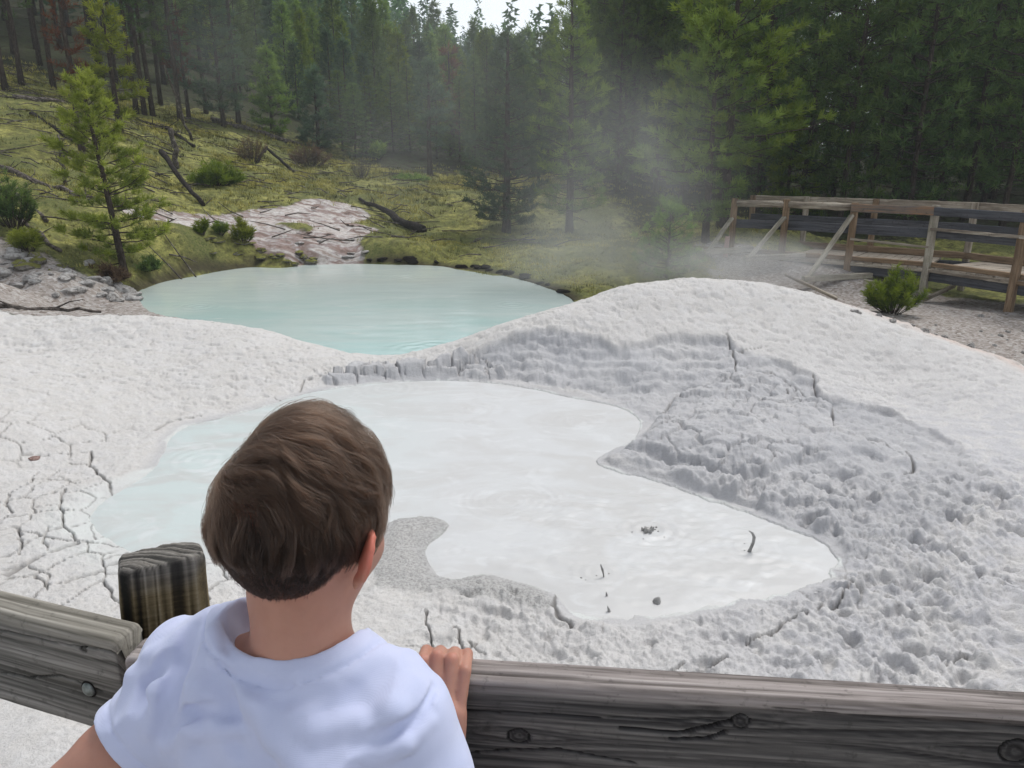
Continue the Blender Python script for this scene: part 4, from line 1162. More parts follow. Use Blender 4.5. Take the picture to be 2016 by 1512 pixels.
def build_body():
    F = Field((-.53, .44, -.005), (.07, .82, 1.24), .0026)
    # trunk
    F.ell(CH, (.108, .060, .115), TM, .02)
    F.ell(CH + A_([0, .005, .048]), (.110, .048, .045), TM, .03)
    F.ell(A_([-.190, .612, .76]), (.092, .056, .12), TM, .05)
    F.ell(A_([-.188, .605, .63]), (.100, .066, .085), TM, .05)
    # neck and the slope to the shoulders
    nk = A_([-.200, .625, .975]); F.chain([HC + A_([.002, -.008, -.035]), A_([-.2035, .634, 1.052]), nk], [.046, .0435, .050], .010)
    for S in (LS, RS_):
        F.cone(nk + A_([0, 0, -.010]), S + A_([0, 0, .006]), .034, .030, .022)
        F.ell(S, (.038, .038, .042), None, .02)
    # arms
    F.chain([LS, LS * .45 + LE * .55 + A_([0, -.002, 0]), LE], [.037, .034, .030], .012)
    F.chain([LE, LE * .65 + LW * .35 + A_([-.004, 0, 0]), LW], [.029, .030, .020], .010)
    F.chain([RS_, RS_ * .5 + RE * .5, RE], [.037, .033, .029], .012)
    F.chain([RE, RE * .65 + RW * .35, RW], [.028, .028, .0195], .010)
    # right hand on the rail: palm against the board, fingers over its top edge
    bx_ = [-.0955, -.0800, -.0640, -.0500]
    KN = [A_([x, y, z - .008]) for x, y, z in ((-.097, .664, .903), (-.0825, .665, .908), (-.068, .664, .905), (-.0555, .661, .896))]
    for kn, wx in zip(KN, (-.010, -.004, .003, .009)): F.cone(RW + A_([wx, .003, .004]), kn, .0125, .0088, .008)
    F.ell((KN[1] + KN[2]) / 2 * .5 + RW * .5, (.021, .011, .026), None, .010)
    pipz = [.9285, .9320, .9305, .9220]; pipy = [.692, .695, .692, .685]
    rr_ = [.0076, .0079, .0077, .0069]
    for i in range(4):
        x = bx_[i]; yf = .7145 - .105 * (x + .07)      # far top edge of the board here
        pip = A_([x, pipy[i], pipz[i] - .0]); dip = A_([x + .0008, yf + .0035, .9205]); tp = A_([x + .0015, yf + .0105, .9060])
        fingers(F, KN[i], pip, dip, tp, rr_[i])
    # thumb leaves the side of the palm, lying along the board towards the chest
    F.chain([RW + A_([-.010, .004, .010]), A_([-.103, .664, .874]), A_([-.117, .668, .884]), A_([-.127, .671, .895])], [.011, .0095, .0082, .0068], .004)
    # left hand resting at the waist
    lp = LW + A_([.022, .012, -.035])
    F.cone(LW, lp, .018, .021, .010); 
    side = A_([.3, .95, 0]) * .0125
    for i, o in enumerate((-1.5, -.5, .5, 1.5)):
        k0 = lp + side * o + A_([.004, 0, -.014]); ln = (.9, 1, .95, .8)[i]
        fingers(F, k0, k0 + A_([.010, .004, -.020]) * ln, k0 + A_([.022, .006, -.034]) * ln, k0 + A_([.034, .006, -.042]) * ln, .0068)
    F.chain([LW + A_([.004, .012, -.010]), lp + A_([.006, .032, .002]), lp + A_([.016, .044, -.010]), lp + A_([.026, .050, -.016])], [.010, .0092, .008, .0066], .004)
    # legs and feet
    for sx in (-1, 1):
        hp_ = A_([-.188, .605, .58]) + bodyR * .050 * sx; kn = A_([-.186, .612, .30]) + bodyR * .058 * sx; an = A_([-.186, .590, .065]) + bodyR * .060 * sx
        F.chain([hp_, hp_ * .5 + kn * .5, kn], [.058, .050, .036], .02)
        F.chain([kn, kn * .65 + an * .35 + A_([0, -.008, 0]), an], [.035, .036, .023], .015)
        F.chain([an + A_([0, -.008, -.03]), an + bodyF * .085 + A_([0, 0, -.042])], [.024, .020], .012)
    # ---- head
    F.ell(hl(0, -.006, .004), (.0640, .0800, .0810), HM, .01)
    F.ell(hl(0, .030, -.045), (.0545, .052, .052), HM, .030)
    F.ell(hl(0, .050, -.078), (.030, .028, .022), HM, .020)
    F.ell(hl(0, .066, -.090), (.013, .011, .010), HM, .012)
    for sx in (-1, 1):
        F.ell(hl(.034 * sx, .052, -.040), (.021, .022, .022), HM, .014)
        F.ell(hl(.028 * sx, .0845, -.006), (.0135, .009, .009), HM, .008, 'sub')
        F.ell(hl(.028 * sx, .073, -.006), (.0115, .0115, .0115), HM, .0025)
        F.cone(hl(.018 * sx, .082, .008), hl(.042 * sx, .070, .006), .0045, .004, .006)
        F.ell(hl(.0080 * sx, .093, -.034), (.0055, .0065, .0050), HM, .004)
        F.ell(hl(.0045 * sx, .0985, -.0385), (.0018, .002, .0018), HM, .001, 'sub')
        # ear: helix rim, bowl and lobe, standing a little off the head
        em = HM @ np.array(Matrix.Rotation(math.radians(42 * sx), 3, 'Z') @ Matrix.Rotation(math.radians(10 * sx), 3, 'Y') @ Matrix.Rotation(math.radians(-12), 3, 'X'))
        ec = hl(.0700 * sx, -.006, -.028)
        F.ell(ec + em @ A_([.003 * sx, -.004, 0]), (.0045, .0150, .0235), em, .004)
        F.ell(ec + em @ A_([.0085 * sx, .001, .003]), (.0055, .0105, .0170), em, .003, 'sub')
        F.chain([ec + em @ A_([.004 * sx + 0, .0145 * math.cos(a), .0232 * math.sin(a)]) for a in np.radians([15, 50, 85, 120, 155, 190, 225])], [.0026, .003, .0033, .0033, .0031, .003, .0028], .0022)
        F.chain([ec + em @ A_([.0048 * sx, .006, .010]), ec + em @ A_([.0052 * sx, -.006, .012]), ec + em @ A_([.0052 * sx, -.0085, -.006]), ec + em @ A_([.005 * sx, .002, -.014])], [.002, .0023, .0023, .002], .002)
        F.ell(ec + em @ A_([.002 * sx, .004, -.0220]), (.0042, .0075, .0078), em, .004)
        F.cone(ec + em @ A_([.0035 * sx, .0125, -.004]), ec + em @ A_([.0035 * sx, .011, .002]), .003, .0025, .003)
    F.chain([hl(0, .083, .004), hl(0, .094, -.022), hl(0, .099, -.033)], [.0055, .0062, .0072], .007)
    F.cone(hl(-.013, .0835, -.0565), hl(.013, .0835, -.0565), .0042, .0042, .004); F.cone(hl(-.011, .0825, -.0645), hl(.011, .0825, -.0645), .0048, .0048, .005)
    F.cone(hl(-.019, .0815, -.0603), hl(.019, .0815, -.0603), .0011, .0011, .001, 'sub')
    return F.mesh('person')

def skin_mat():
    t = NT('skin')
    a = t.n('ShaderNodeSeparateColor', {0: (t.attr('tone'), 'Color')})
    c = t.coord()
    col = t.mix(t.ramp(t.noise(c, 22, 4, .6), [(.35, 0), (.65, 1)]), (.46, .24, .175), (.40, .20, .145))
    col = t.mix(t.math('MULTIPLY', (a, 0), .85), col, (.55, .15, .105))
    col = t.mix((a, 1), col, (.50, .16, .14))
    bmp = t.noise(c, 900, 3, .6)
    return t.bsdf(col, .52, bmp, .12, .0006, spec=.35, **{'Subsurface Weight': .22, 'Subsurface Radius': (.010, .0035, .002), 'Subsurface Scale': .6})

bm_ = build_body()
co = np.empty(len(bm_.vertices) * 3, np.float32); bm_.vertices.foreach_get('co', co); co = co.reshape(-1, 3).astype(float)
loc = (co - HC) @ HM
ear = sst(.030, .020, np.hypot(loc[:, 1] - .004, (loc[:, 2] + .026) * .9)) * sst(.060, .068, np.abs(loc[:, 0]))
tipm = np.zeros(len(co))
for x in (-.0955, -.08, -.064, -.05): tipm = np.maximum(tipm, sst(.014, .004, np.linalg.norm(co - A_([x, .69, .940]), axis=1)))
lips = sst(.010, .004, np.hypot((loc[:, 2] + .0605) * 1.3, np.maximum(0, np.abs(loc[:, 0]) - .014))) * (loc[:, 1] > .07)
tone = np.stack([np.clip(ear * .9 + tipm * .18, 0, 1), lips, 0 * lips, 0 * lips + 1], -1)
a = bm_.attributes.new('tone', 'FLOAT_COLOR', 'POINT'); a.data.foreach_set('color', tone.astype(np.float32).ravel())
person = tag(link('person', bm_, mat=skin_mat()), 'small boy in a white t-shirt seen from behind with one hand on the railing', 'person')

# fingernails, eyes
def blob_mesh(name, c, M, r, n=12, col=None):
    mb = MB(); V = []
    for i in range(n + 1):
        th = PI * i / n
        for j in range(2 * n):
            ph = PI * j / n
            V.append(np.array(c) + np.array(M) @ A_([r[0] * math.sin(th) * math.cos(ph), r[1] * math.sin(th) * math.sin(ph), r[2] * math.cos(th)]))
    i, j = np.meshgrid(np.arange(n), np.arange(2 * n), indexing='ij')
    mb.add(V, np.stack([i * 2 * n + j, (i + 1) * 2 * n + j, (i + 1) * 2 * n + (j + 1) % (2 * n), i * 2 * n + (j + 1) % (2 * n)], -1).reshape(-1, 4))
    return mb.mesh(name)
em_ = NT('eye'); cc = em_.n('ShaderNodeSeparateXYZ', {0: em_.n('ShaderNodeTexCoord').outputs['Generated']})
MAT_EYE = em_.bsdf((.75, .73, .70), .15, None, spec=.5)
MAT_IRIS = NT('iris').bsdf((.05, .028, .015), .1, None, spec=.5)
for sx in (-1, 1):
    e = link('eye', blob_mesh('eye', hl(.028 * sx, .0752, -.006), HM, (.0112,) * 3), person, MAT_EYE)
    link('iris', blob_mesh('iris', hl(.028 * sx, .0848, -.007), HM, (.0050, .0022, .0050)), e, MAT_IRIS)

# ---- T-shirt
def build_shirt():
    F = Field((-.45, .47, .60), (.045, .76, 1.045), .0021)
    T2 = TM
    F.ell(CH + A_([.0, .0, .0]), (.128, .078, .12), T2, .02)
    F.ell(CH + A_([0, .004, .046]), (.118, .060, .052), T2, .03)
    F.cone(A_([-.186, .606, .86]) - bodyR * .055, A_([-.186, .600, .68]) - bodyR * .06, .072, .076, .05)
    F.cone(A_([-.186, .606, .86]) + bodyR * .055, A_([-.186, .600, .68]) + bodyR * .06, .072, .076, .05)
    nk = A_([-.202, .628, .975])
    for S in (LS, RS_):
        F.cone(nk + A_([0, -.004, -.004 + (.010 if S is LS else 0)]), S + A_([0, 0, .006 + (.010 if S is LS else 0)]), .044, .039, .025)
        F.ell(S, (.045, .045, .045), None, .02)
    dl_ = (LE - LS) / np.linalg.norm(LE - LS); Lm = LS + dl_ * .082
    F.chain([LS, LS + dl_ * .045, Lm + dl_ * .03], [.045, .0445, .0455], .018)
    dr_ = (RE - RS_) / np.linalg.norm(RE - RS_); Rm = RS_ + dr_ * .100
    F.chain([RS_, RS_ + dr_ * .055, Rm + dr_ * .03], [.045, .044, .045], .018)
    for (u, v, d_), r_ in (((436, 1208, .655), .016), ((400, 1222, .655), .016), ((355, 1248, .652), .018), ((318, 1285, .648), .020)):
        c_ = at_d(u, v, d_); F.ell(c_ - A_([0, 0, r_ * 1.0]), (r_ * 1.3, r_ * 1.3, r_), None, .03)
    X, Y, Zz = np.meshgrid(*[F.lo[k] + F.h * np.arange(F.n[k]) for k in range(3)], indexing='ij', sparse=True)
    # folds: broad hanging ones on the back, finer pulls at the shoulders
    xr = X * .97 - Y * .242; yf = X * .242 + Y * .97
    full = X + Y * 0 + Zz * 0
    fx, fy, fz = full, Y + full * 0, Zz + full * 0
    narrow = np.abs(F.f) < .03
    px, py, pz = fx[narrow], fy[narrow], fz[narrow]
    xr = px * .97 - py * .242
    amp = sst(1.02, .86, pz)
    cut = np.ones(px.shape)
    for S, dd, m in ((LS, dl_, Lm), (RS_, dr_, Rm)):
        cut *= sst(.035, .075, np.sqrt((px - m[0]) ** 2 + (py - m[1]) ** 2 + (pz - m[2]) ** 2))
    d = (vnoise3(xr * 15 + pz * 3.5, py * 8, pz * 4.2, 301) - .5) * .027 * (.3 + amp) + (vnoise3(xr * 34 + pz * 9, py * 18, pz * 10, 302) - .5) * .012 + (vnoise3(xr * 70 - pz * 30, py * 40, pz * 30, 303) - .5) * .0018
    w_ = xr * 16 + pz * 5 + 1.2 * vnoise3(xr * 9, py * 9, pz * 7, 305)
    rg = 1 - np.abs(2 * vnoise3(w_, py * 6, pz * 3.4 - xr * 5, 306) - 1)
    rg2 = 1 - np.abs(2 * vnoise3(xr * 26 - pz * 16, py * 12, pz * 9 + xr * 12, 307) - 1)
    d = d - (rg ** 5) * .0120 * (.45 + amp) - (rg2 ** 4) * .0018 * (vnoise3(xr * 7, py * 7, pz * 7, 308) > .45)
    F.f[narrow] += (d * (.25 + .75 * cut)).astype(np.float32)
    # traced folds (px): radius, depth
    G_ = F.f.copy()
    def hit(u, v):
        r = ray(u, v); T = np.arange(.42, .95, .001)
        P = r[None] * T[:, None] + A_([0, 0, EYEZ]); I = np.round((P - F.lo) / F.h).astype(int)
        ok = ((I >= 1) & (I < F.n - 2)).all(1); P = P[ok]; I = I[ok]
        w_ = G_[I[:, 0], I[:, 1], I[:, 2]]
        k = np.argmax(w_ < 0); i = I[k]
        if w_[k] >= 0: return None, None
        nrm = A_([float(G_[tuple(i + e)] - G_[tuple(i - e)]) for e in np.eye(3, dtype=int)]); nrm /= np.linalg.norm(nrm) + 1e-9
        return P[k], nrm
    def fold(pts, r, hgt, k=.012):
        hgt = hgt * 2.6; k = k * .5; r = r * .75
        op = 'add' if hgt > 0 else 'sub'; P = []; n = len(pts)
        for i, (u, v) in enumerate(pts):
            p, nn = hit(u, v)
            if p is None: continue
            e = .3 if i in (0, n - 1) else 1.0
            P.append(p - nn * (r - hgt * e) if op == 'add' else p + nn * (r + hgt * e))
        if len(P) > 1: F.chain(P, [r] * len(P), k, op)
    fold([(440, 1215), (446, 1250), (453, 1285), (458, 1320)], .006, -.0050, .006)
    fold([(418, 1205), (422, 1250), (432, 1300), (446, 1345)], .010, .0030, .008)
    fold([(345, 1255), (322, 1300), (305, 1360), (292, 1440)], .014, .0030, .014)
    fold([(380, 1240), (352, 1310), (330, 1390), (318, 1470)], .012, -.0030, .014)
    fold([(408, 1280), (388, 1350), (372, 1430), (362, 1500)], .015, .0035, .016)
    fold([(440, 1330), (450, 1400), (470, 1470)], .015, -.0030, .016)
    fold([(470, 1310), (500, 1380), (540, 1450), (580, 1505)], .016, .0030, .018)
    fold([(855, 1350), (838, 1390), (812, 1440), (800, 1490)], .006, -.0022, .006)
    fold([(300, 1285), (262, 1330), (238, 1380)], .012, .0025, .012)
    fold([(330, 1300), (290, 1350), (270, 1400)], .010, -.0022, .012)
    fold([(760, 1320), (700, 1370), (640, 1400)], .018, -.0025, .02)
    fold([(820, 1340), (780, 1400), (760, 1480)], .016, .0025, .018)
    fold([(850, 1400), (790, 1440), (700, 1470)], .010, -.0020, .012)
    fold([(848, 1420), (800, 1468), (730, 1500)], .010, .0018, .012)
    fold([(330, 1440), (380, 1400), (450, 1390)], .009, -.0018, .012)
    fold([(325, 1475), (390, 1440), (470, 1440)], .010, .0018, .012)
    fold([(480, 1330), (560, 1372), (650, 1368)], .012, -.0016, .014)
    fold([(280, 1400), (300, 1340), (340, 1290)], .007, -.0022, .008)
    fold([(240, 1340), (290, 1290), (340, 1262)], .008, .0018, .010)
    fold([(520, 1420), (620, 1440), (700, 1425)], .014, .0016, .016)
    # collar band, then the neck opening
    U = (fx - -.2085) * .97 - (fy - .641) * .242; Vv = (fx - -.2085) * .242 + (fy - .641) * .97
    tiltU = U - (fz - 1.0) * -.10
    q = np.hypot(tiltU / .0640, (Vv + (fz - 1.0) * .35) / .0520)
    band = (q < 1.36) & (fz > .93)
    F.f[band] -= (.0012 * sst(1.36, 1.28, q[band])).astype(np.float32)
    F.f += (.0026 * np.exp(-((q - 1.36) / .035) ** 2) * (fz > .93)).astype(np.float32)
    op = (q - 1) * .055
    def smax(a_, b_, k_): hh = np.clip(.5 - .5 * (b_ - a_) / k_, 0, 1); return b_ * (1 - hh) + a_ * hh + k_ * hh * (1 - hh)
    F.f = np.where(fz > .90, smax(F.f, -op, .005), F.f).astype(np.float32)
    # sleeve ends: a hem, a cut, a hollow mouth
    for S, dd, m, in ((LS, dl_, Lm), (RS_, dr_, Rm)):
        ax = (fx - m[0]) * dd[0] + (fy - m[1]) * dd[1] + (fz - m[2]) * dd[2]
        rad = np.sqrt(np.maximum(0, (fx - m[0]) ** 2 + (fy - m[1]) ** 2 + (fz - m[2]) ** 2 - ax ** 2))
        near = rad < .075
        F.f += (.0022 * np.exp(-((ax + .016) / .0020) ** 2) * near).astype(np.float32)
        F.f = np.where(near & (ax > -.03), smax(F.f, ax, .003), F.f)
        inner = rad - .0385
        F.f = np.where(near & (ax > -.028), np.maximum(F.f, -np.maximum(inner, -ax - .026)), F.f).astype(np.float32)
    F.f = np.maximum(F.f, (.64 - fz)).astype(np.float32)
    F.cone(at_d(717, 1221, .61), at_d(717, 1221, .74), .0075, .0080, .003, 'sub')
    return F.mesh('t_shirt')
t = NT('white_cotton')
c = t.coord()
wv = t.n('ShaderNodeTexWave', {'Vector': c, 'Scale': 260.0, 'Distortion': 2.0, 'Detail': 2.0}, wave_type='BANDS', bands_direction='Z')
col = t.mix(t.ramp(t.noise(c, 30, 4), [(.3, 0), (.7, 1)]), (.55, .59, .78), (.51, .555, .745))
MAT_SHIRT = t.bsdf(col, .88, t.math('ADD', t.math('MULTIPLY', t.noise(c, 1400, 2), .6), t.math('MULTIPLY', wv, .25)), .25, .0008, spec=.15, **{'Sheen Weight': .25, 'Subsurface Weight': .06, 'Subsurface Radius': (.01, .01, .012), 'Subsurface Scale': .3})
link('t_shirt', build_shirt(), person, MAT_SHIRT)

# ---- shorts and shoes (below the picture)
F = Field((-.34, .50, .30), (-.03, .73, .72), .005)
F.ell(A_([-.188, .605, .63]), (.108, .074, .075), TM, .02)
for sx in (-1, 1):
    F.cone(A_([-.188, .605, .60]) + bodyR * .050 * sx, A_([-.186, .61, .38]) + bodyR * .060 * sx, .066, .062, .03)
F.f = np.maximum(F.f, .345 - (F.lo[2] + F.h * np.arange(F.n[2]))[None, None, :]).astype(np.float32)
t = NT('navy_shorts'); link('shorts', F.mesh('shorts'), person, t.bsdf(t.mix(t.noise(t.coord(), 80, 3), (.02, .028, .06), (.03, .04, .08)), .9))
t = NT('shoe'); MAT_SHOE = t.bsdf(t.mix(t.noise(t.coord(), 60, 3), (.08, .08, .085), (.13, .13, .14)), .7)
for sx in (-1, 1):
    an = A_([-.186, .590, .045]) + bodyR * .060 * sx
    F = Field(an + A_([-.07, -.07, -.06]), an + A_([.10, .16, .07]), .004)
    F.chain([an + A_([0, -.012, -.010]), an + bodyF * .09 + A_([0, 0, -.016])], [.034, .030], .01); F.cone(an, an + A_([0, 0, .03]), .030, .029, .01)
    F.f = np.maximum(F.f, (-.004) - (F.lo[2] + F.h * np.arange(F.n[2]))[None, None, :]).astype(np.float32)
    link('shoe', F.mesh('shoe'), person, MAT_SHOE)

# ---- hair: real strands on the scalp
def build_hair():
    rs = np.random.RandomState(21)
    RX, RY, RZ_ = .0635, .0800, .0840; C0 = A_([0, -.006, .004])
    def surf(th_dir, off):
        d = th_dir / np.linalg.norm(th_dir, axis=-1, keepdims=True)
        r = 1 / np.sqrt((d[..., 0] / RX) ** 2 + (d[..., 1] / RY) ** 2 + (d[..., 2] / RZ_) ** 2)
        return d, d * (r + off)[..., None] if np.ndim(off) else d * (r + off)[..., None]
    # the whorl, from where it is seen
    r_ = ray(463, 872); o_ = A_([0, 0, EYEZ])
    ol = (o_ - HC) @ HM - C0; rl = r_ @ HM
    S_ = A_([RX + .006, RY + .006, RZ_ + .006]); oo = ol / S_; dd = rl / S_
    b = (oo * dd).sum(); a = (dd * dd).sum(); cq = (oo * oo).sum() - 1; t = (-b - math.sqrt(max(0, b * b - a * cq))) / a
    Wd = ol + rl * t; Wd /= np.linalg.norm(Wd)
    print('whorl', Wd, ol, rl)
    camd = ol / np.linalg.norm(ol)
    def region(d):
        x, y, z = d[:, 0], d[:, 1], d[:, 2]
        az = np.degrees(np.arctan2(np.abs(x), -y))        # 0 at the back, 180 at the face
        low = np.interp(az, [0, 25, 45, 62, 78, 92, 104, 125, 180], [-.95, -.93, -.90, -.80, -.52, -.05, -.30, .30, .52])
        return z - low
    def flow(d):
        """tangent direction in which hair lies at d"""
        rad = d - Wd * (d @ Wd)[:, None]
        dist = np.linalg.norm(rad, axis=1, keepdims=True); rad = rad / (dist + 1e-6)
        ang = np.arccos(np.clip(d @ Wd, -1, 1))[:, None]
        away = -(Wd[None] - d * (d @ Wd)[:, None]); away /= np.linalg.norm(away, axis=1, keepdims=True) + 1e-6
        sw = np.cross(d, away)
        down = np.array([[0.0, -.25, -1.0]]) - d * (d @ A_([0.0, -.25, -1.0]))[:, None]
        down /= np.linalg.norm(down, axis=1, keepdims=True) + 1e-6
        comb = A_([[1.0, .55, .05]]); comb = comb - d * (comb * d).sum(1, keepdims=True); comb /= np.linalg.norm(comb, axis=1, keepdims=True) + 1e-6
        top = sst(.15, .6, d[:, 2:3]) * sst(.15, .5, ang)
        low = sst(.35, -.2, d[:, 2:3]) 
        # locks wander: a gentle waviness that differs from lock to lock
        wav = (vnoise3(d[:, 0] * 3.2 + 5, d[:, 1] * 3.2, d[:, 2] * 3.2, 401) - .5)[:, None]
        wav2 = (vnoise3(d[:, 0] * 8 + 5, d[:, 1] * 8, d[:, 2] * 8, 402) - .5)[:, None]
        v = away * (1 - .55 * low) + sw * (.75 * sst(1.0, .0, ang) + 1.9 * wav * (1 - .7 * low) + 1.2 * wav2 * (1 - .6 * low)) + comb * .9 * top + down * 1.3 * low
        return v / (np.linalg.norm(v, axis=1, keepdims=True) + 1e-6)
    NP = 11
    def grow(d0, L, lift, seedv):
        n = len(d0); d = d0.copy(); P = np.zeros((n, NP, 3)); st = L / (NP - 1)
        R0 = 1 / np.sqrt((d[:, 0] / RX) ** 2 + (d[:, 1] / RY) ** 2 + (d[:, 2] / RZ_) ** 2)
        for k in range(NP):
            u = k / (NP - 1)
            off = lift * (1 - (1 - u) ** 2.2) + .0006
            off = off - .20 * lift * sst(.6, 1, u)
            R0 = 1 / np.sqrt((d[:, 0] / RX) ** 2 + (d[:, 1] / RY) ** 2 + (d[:, 2] / RZ_) ** 2)
            P[:, k] = C0 + d * (R0 + off)[:, None]
            v = flow(d) + seedv * (.25 + .6 * u)
            v = v - d * (v * d).sum(1, keepdims=True); v /= np.linalg.norm(v, axis=1, keepdims=True) + 1e-6
            d = d + v * (st / (R0 + off))[:, None]; d /= np.linalg.norm(d, axis=1, keepdims=True)
        return P
    def lens(d):
        x, y, z = d[:, 0], d[:, 1], d[:, 2]
        back = z
        L = np.interp(back, [-.9, -.55, -.25, .05, .3, .7, 1], [.006, .010, .016, .040, .062, .066, .060])
        lift = np.interp(back, [-.9, -.55, -.25, .05, .3, .7, 1], [.0020, .0030, .0042, .0075, .0100, .0120, .0130])
        ang = np.arccos(np.clip(d @ Wd, -1, 1))
        lift = lift * (.75 + .25 * sst(.0, .45, ang))
        return L, lift
    def roots(n):
        d = rs.normal(size=(int(n * 2.6), 3)); d /= np.linalg.norm(d, axis=1)[:, None]
        keep = region(d) > rs.uniform(-.03, .11, len(d))
        d = d[keep][:n]
        m = int(len(d) * .06); e = Wd + rs.normal(size=(m, 3)) * .13; e /= np.linalg.norm(e, axis=1)[:, None]
        d[:m] = e
        return rs.permutation(d)
    nc = 1500
    g0 = roots(nc); gL, gl = lens(g0)
    gv = rs.normal(size=(nc, 3)) * .30
    glift = gl * rs.choice([.5, .8, 1.0, 1.4, 2.0], nc) * rs.uniform(.85, 1.1, nc)
    gLen = gL * rs.uniform(.7, 1.25, nc)
    G = grow(g0, gLen, glift, gv)
    N = 46000
    d0 = roots(N); N = len(d0)
    # each strand joins one of its nearest locks
    own = np.zeros(N, int)
    for s0 in range(0, N, 4000):
        dot = d0[s0:s0 + 4000] @ g0.T + rs.normal(size=(len(d0[s0:s0 + 4000]), nc)) * .0012
        own[s0:s0 + 4000] = np.argmax(dot, 1)
    L, lf = lens(d0)
    L = L * rs.uniform(.75, 1.12, N); lf = lf * rs.uniform(.35, 1.1, N); fly = rs.rand(N) < .045; lf = np.where(fly, lf * 1.35 + .0015, lf)
    P = grow(d0, L, lf, gv[own] + rs.normal(size=(N, 3)) * .05)
    u = np.linspace(0, 1, NP)[None, :, None]
    offv = (P[:, :1] - G[own][:, :1])
    tgt = G[own] + offv * (1 - .80 * u)
    wgt = (.62 * sst(.1, .9, u)) * sst(-.75, -.3, d0[:, 2])[:, None, None]
    loose = (rs.rand(N) < .16)[:, None, None]
    P = P * (1 - wgt * ~loose) + tgt * wgt * ~loose
    # keep everything outside the skull
    Q = P - C0; r = np.linalg.norm(Q, axis=2); dq = Q / r[..., None]
    Rm_ = 1 / np.sqrt((dq[..., 0] / RX) ** 2 + (dq[..., 1] / RY) ** 2 + (dq[..., 2] / RZ_) ** 2)
    r = np.maximum(r, Rm_ + .0004 + .0012 * np.linspace(0, 1, NP)[None])
    P = C0 + dq * r[..., None]
    P[:, 1:] += rs.normal(size=(N, NP - 1, 3)) * .00018
    W = P @ HM.T + HC
    hc = bpy.data.hair_curves.new('hair')
    hc.add_curves([NP] * N)
    hc.attributes['position'].data.foreach_set('vector', W.astype(np.float32).ravel())
    ra = hc.attributes.get('radius') or hc.attributes.new('radius', 'FLOAT', 'POINT')
    rad = np.repeat(np.linspace(1, .35, NP)[None], N, 0) * rs.uniform(.00010, .00019, N)[:, None]
    ra.data.foreach_set('value', rad.astype(np.float32).ravel())
    na = hc.attributes.new('nape_shade', 'FLOAT', 'CURVE'); na.data.foreach_set('value', np.clip(sst(.50, -.10, d0[:, 2]) * .62 + rs.uniform(-.16, .30, N) + rs.uniform(-.12, .22, nc)[own], 0, 1).astype(np.float32))  # random strand tone, plus shade painted in from crown down to nape
    return hc
t = NT('brown_hair')
hi = t.n('ShaderNodeHairInfo')
h_ = t.n('ShaderNodeBsdfHairPrincipled', {'Color': t.ramp((t.attr('nape_shade'), 'Fac'), [(0, (.062, .034, .021)), (.35, (.018, .010, .0065)), (1, (.0022, .0014, .0012))]), 'Roughness': .42, 'Radial Roughness': .45, 'IOR': 1.42, 'Random Roughness': .3, 'Random': hi.outputs['Random']}, model='CHIANG', parametrization='COLOR')  # brown crown to near-black nape: shade put into the strand colour
t.t.links.new(h_.outputs[0], t.out.inputs['Surface'])
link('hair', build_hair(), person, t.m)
# dark scalp under the strands

# ================================================================== TREES
def tuft_templates(n, length, width, stem, seed, spread=(25, 75)):
    rs = np.random.RandomState(seed); T = []
    for k in range(4):
        ph = rs.uniform(0, 2 * PI, n); th = np.radians(rs.uniform(*spread, n)); z0 = rs.uniform(0, stem, n)
        ln = length * rs.uniform(.75, 1.1, n)
        dr = np.stack([np.cos(ph) * np.sin(th), np.sin(ph) * np.sin(th), np.cos(th)], -1)
        sd = np.cross(dr, rs.normal(size=(n, 3))); sd /= np.linalg.norm(sd, axis=1)[:, None]
        b = np.stack([0 * z0, 0 * z0, z0], -1)
        V = np.stack([b - sd * width / 2, b + sd * width / 2, b + dr * ln[:, None] + sd * width * .25, b + dr * ln[:, None] - sd * width * .25], 1).reshape(-1, 3)
        T.append(V)
    return T

def place_tufts(mb, T, pos, dirs, scale, shade, rs):
    """all tufts of one crown at once"""
    n = len(pos); nv = len(T[0])
    d = dirs / np.linalg.norm(dirs, axis=1)[:, None]
    a = np.cross(d, rs.normal(size=(n, 3))); a /= np.linalg.norm(a, axis=1)[:, None]; b = np.cross(d, a)
    M = np.stack([a, b, d], -1) * scale[:, None, None]
    for k in range(4):
        I = np.arange(k, n, 4)
        if not len(I): continue
        V = np.einsum('nij,vj->nvi', M[I], T[k]) + pos[I][:, None]
        q = np.arange(len(I) * nv).reshape(-1, 4)
        mb.add(V.reshape(-1, 3), q, None, np.repeat(shade[I], nv))

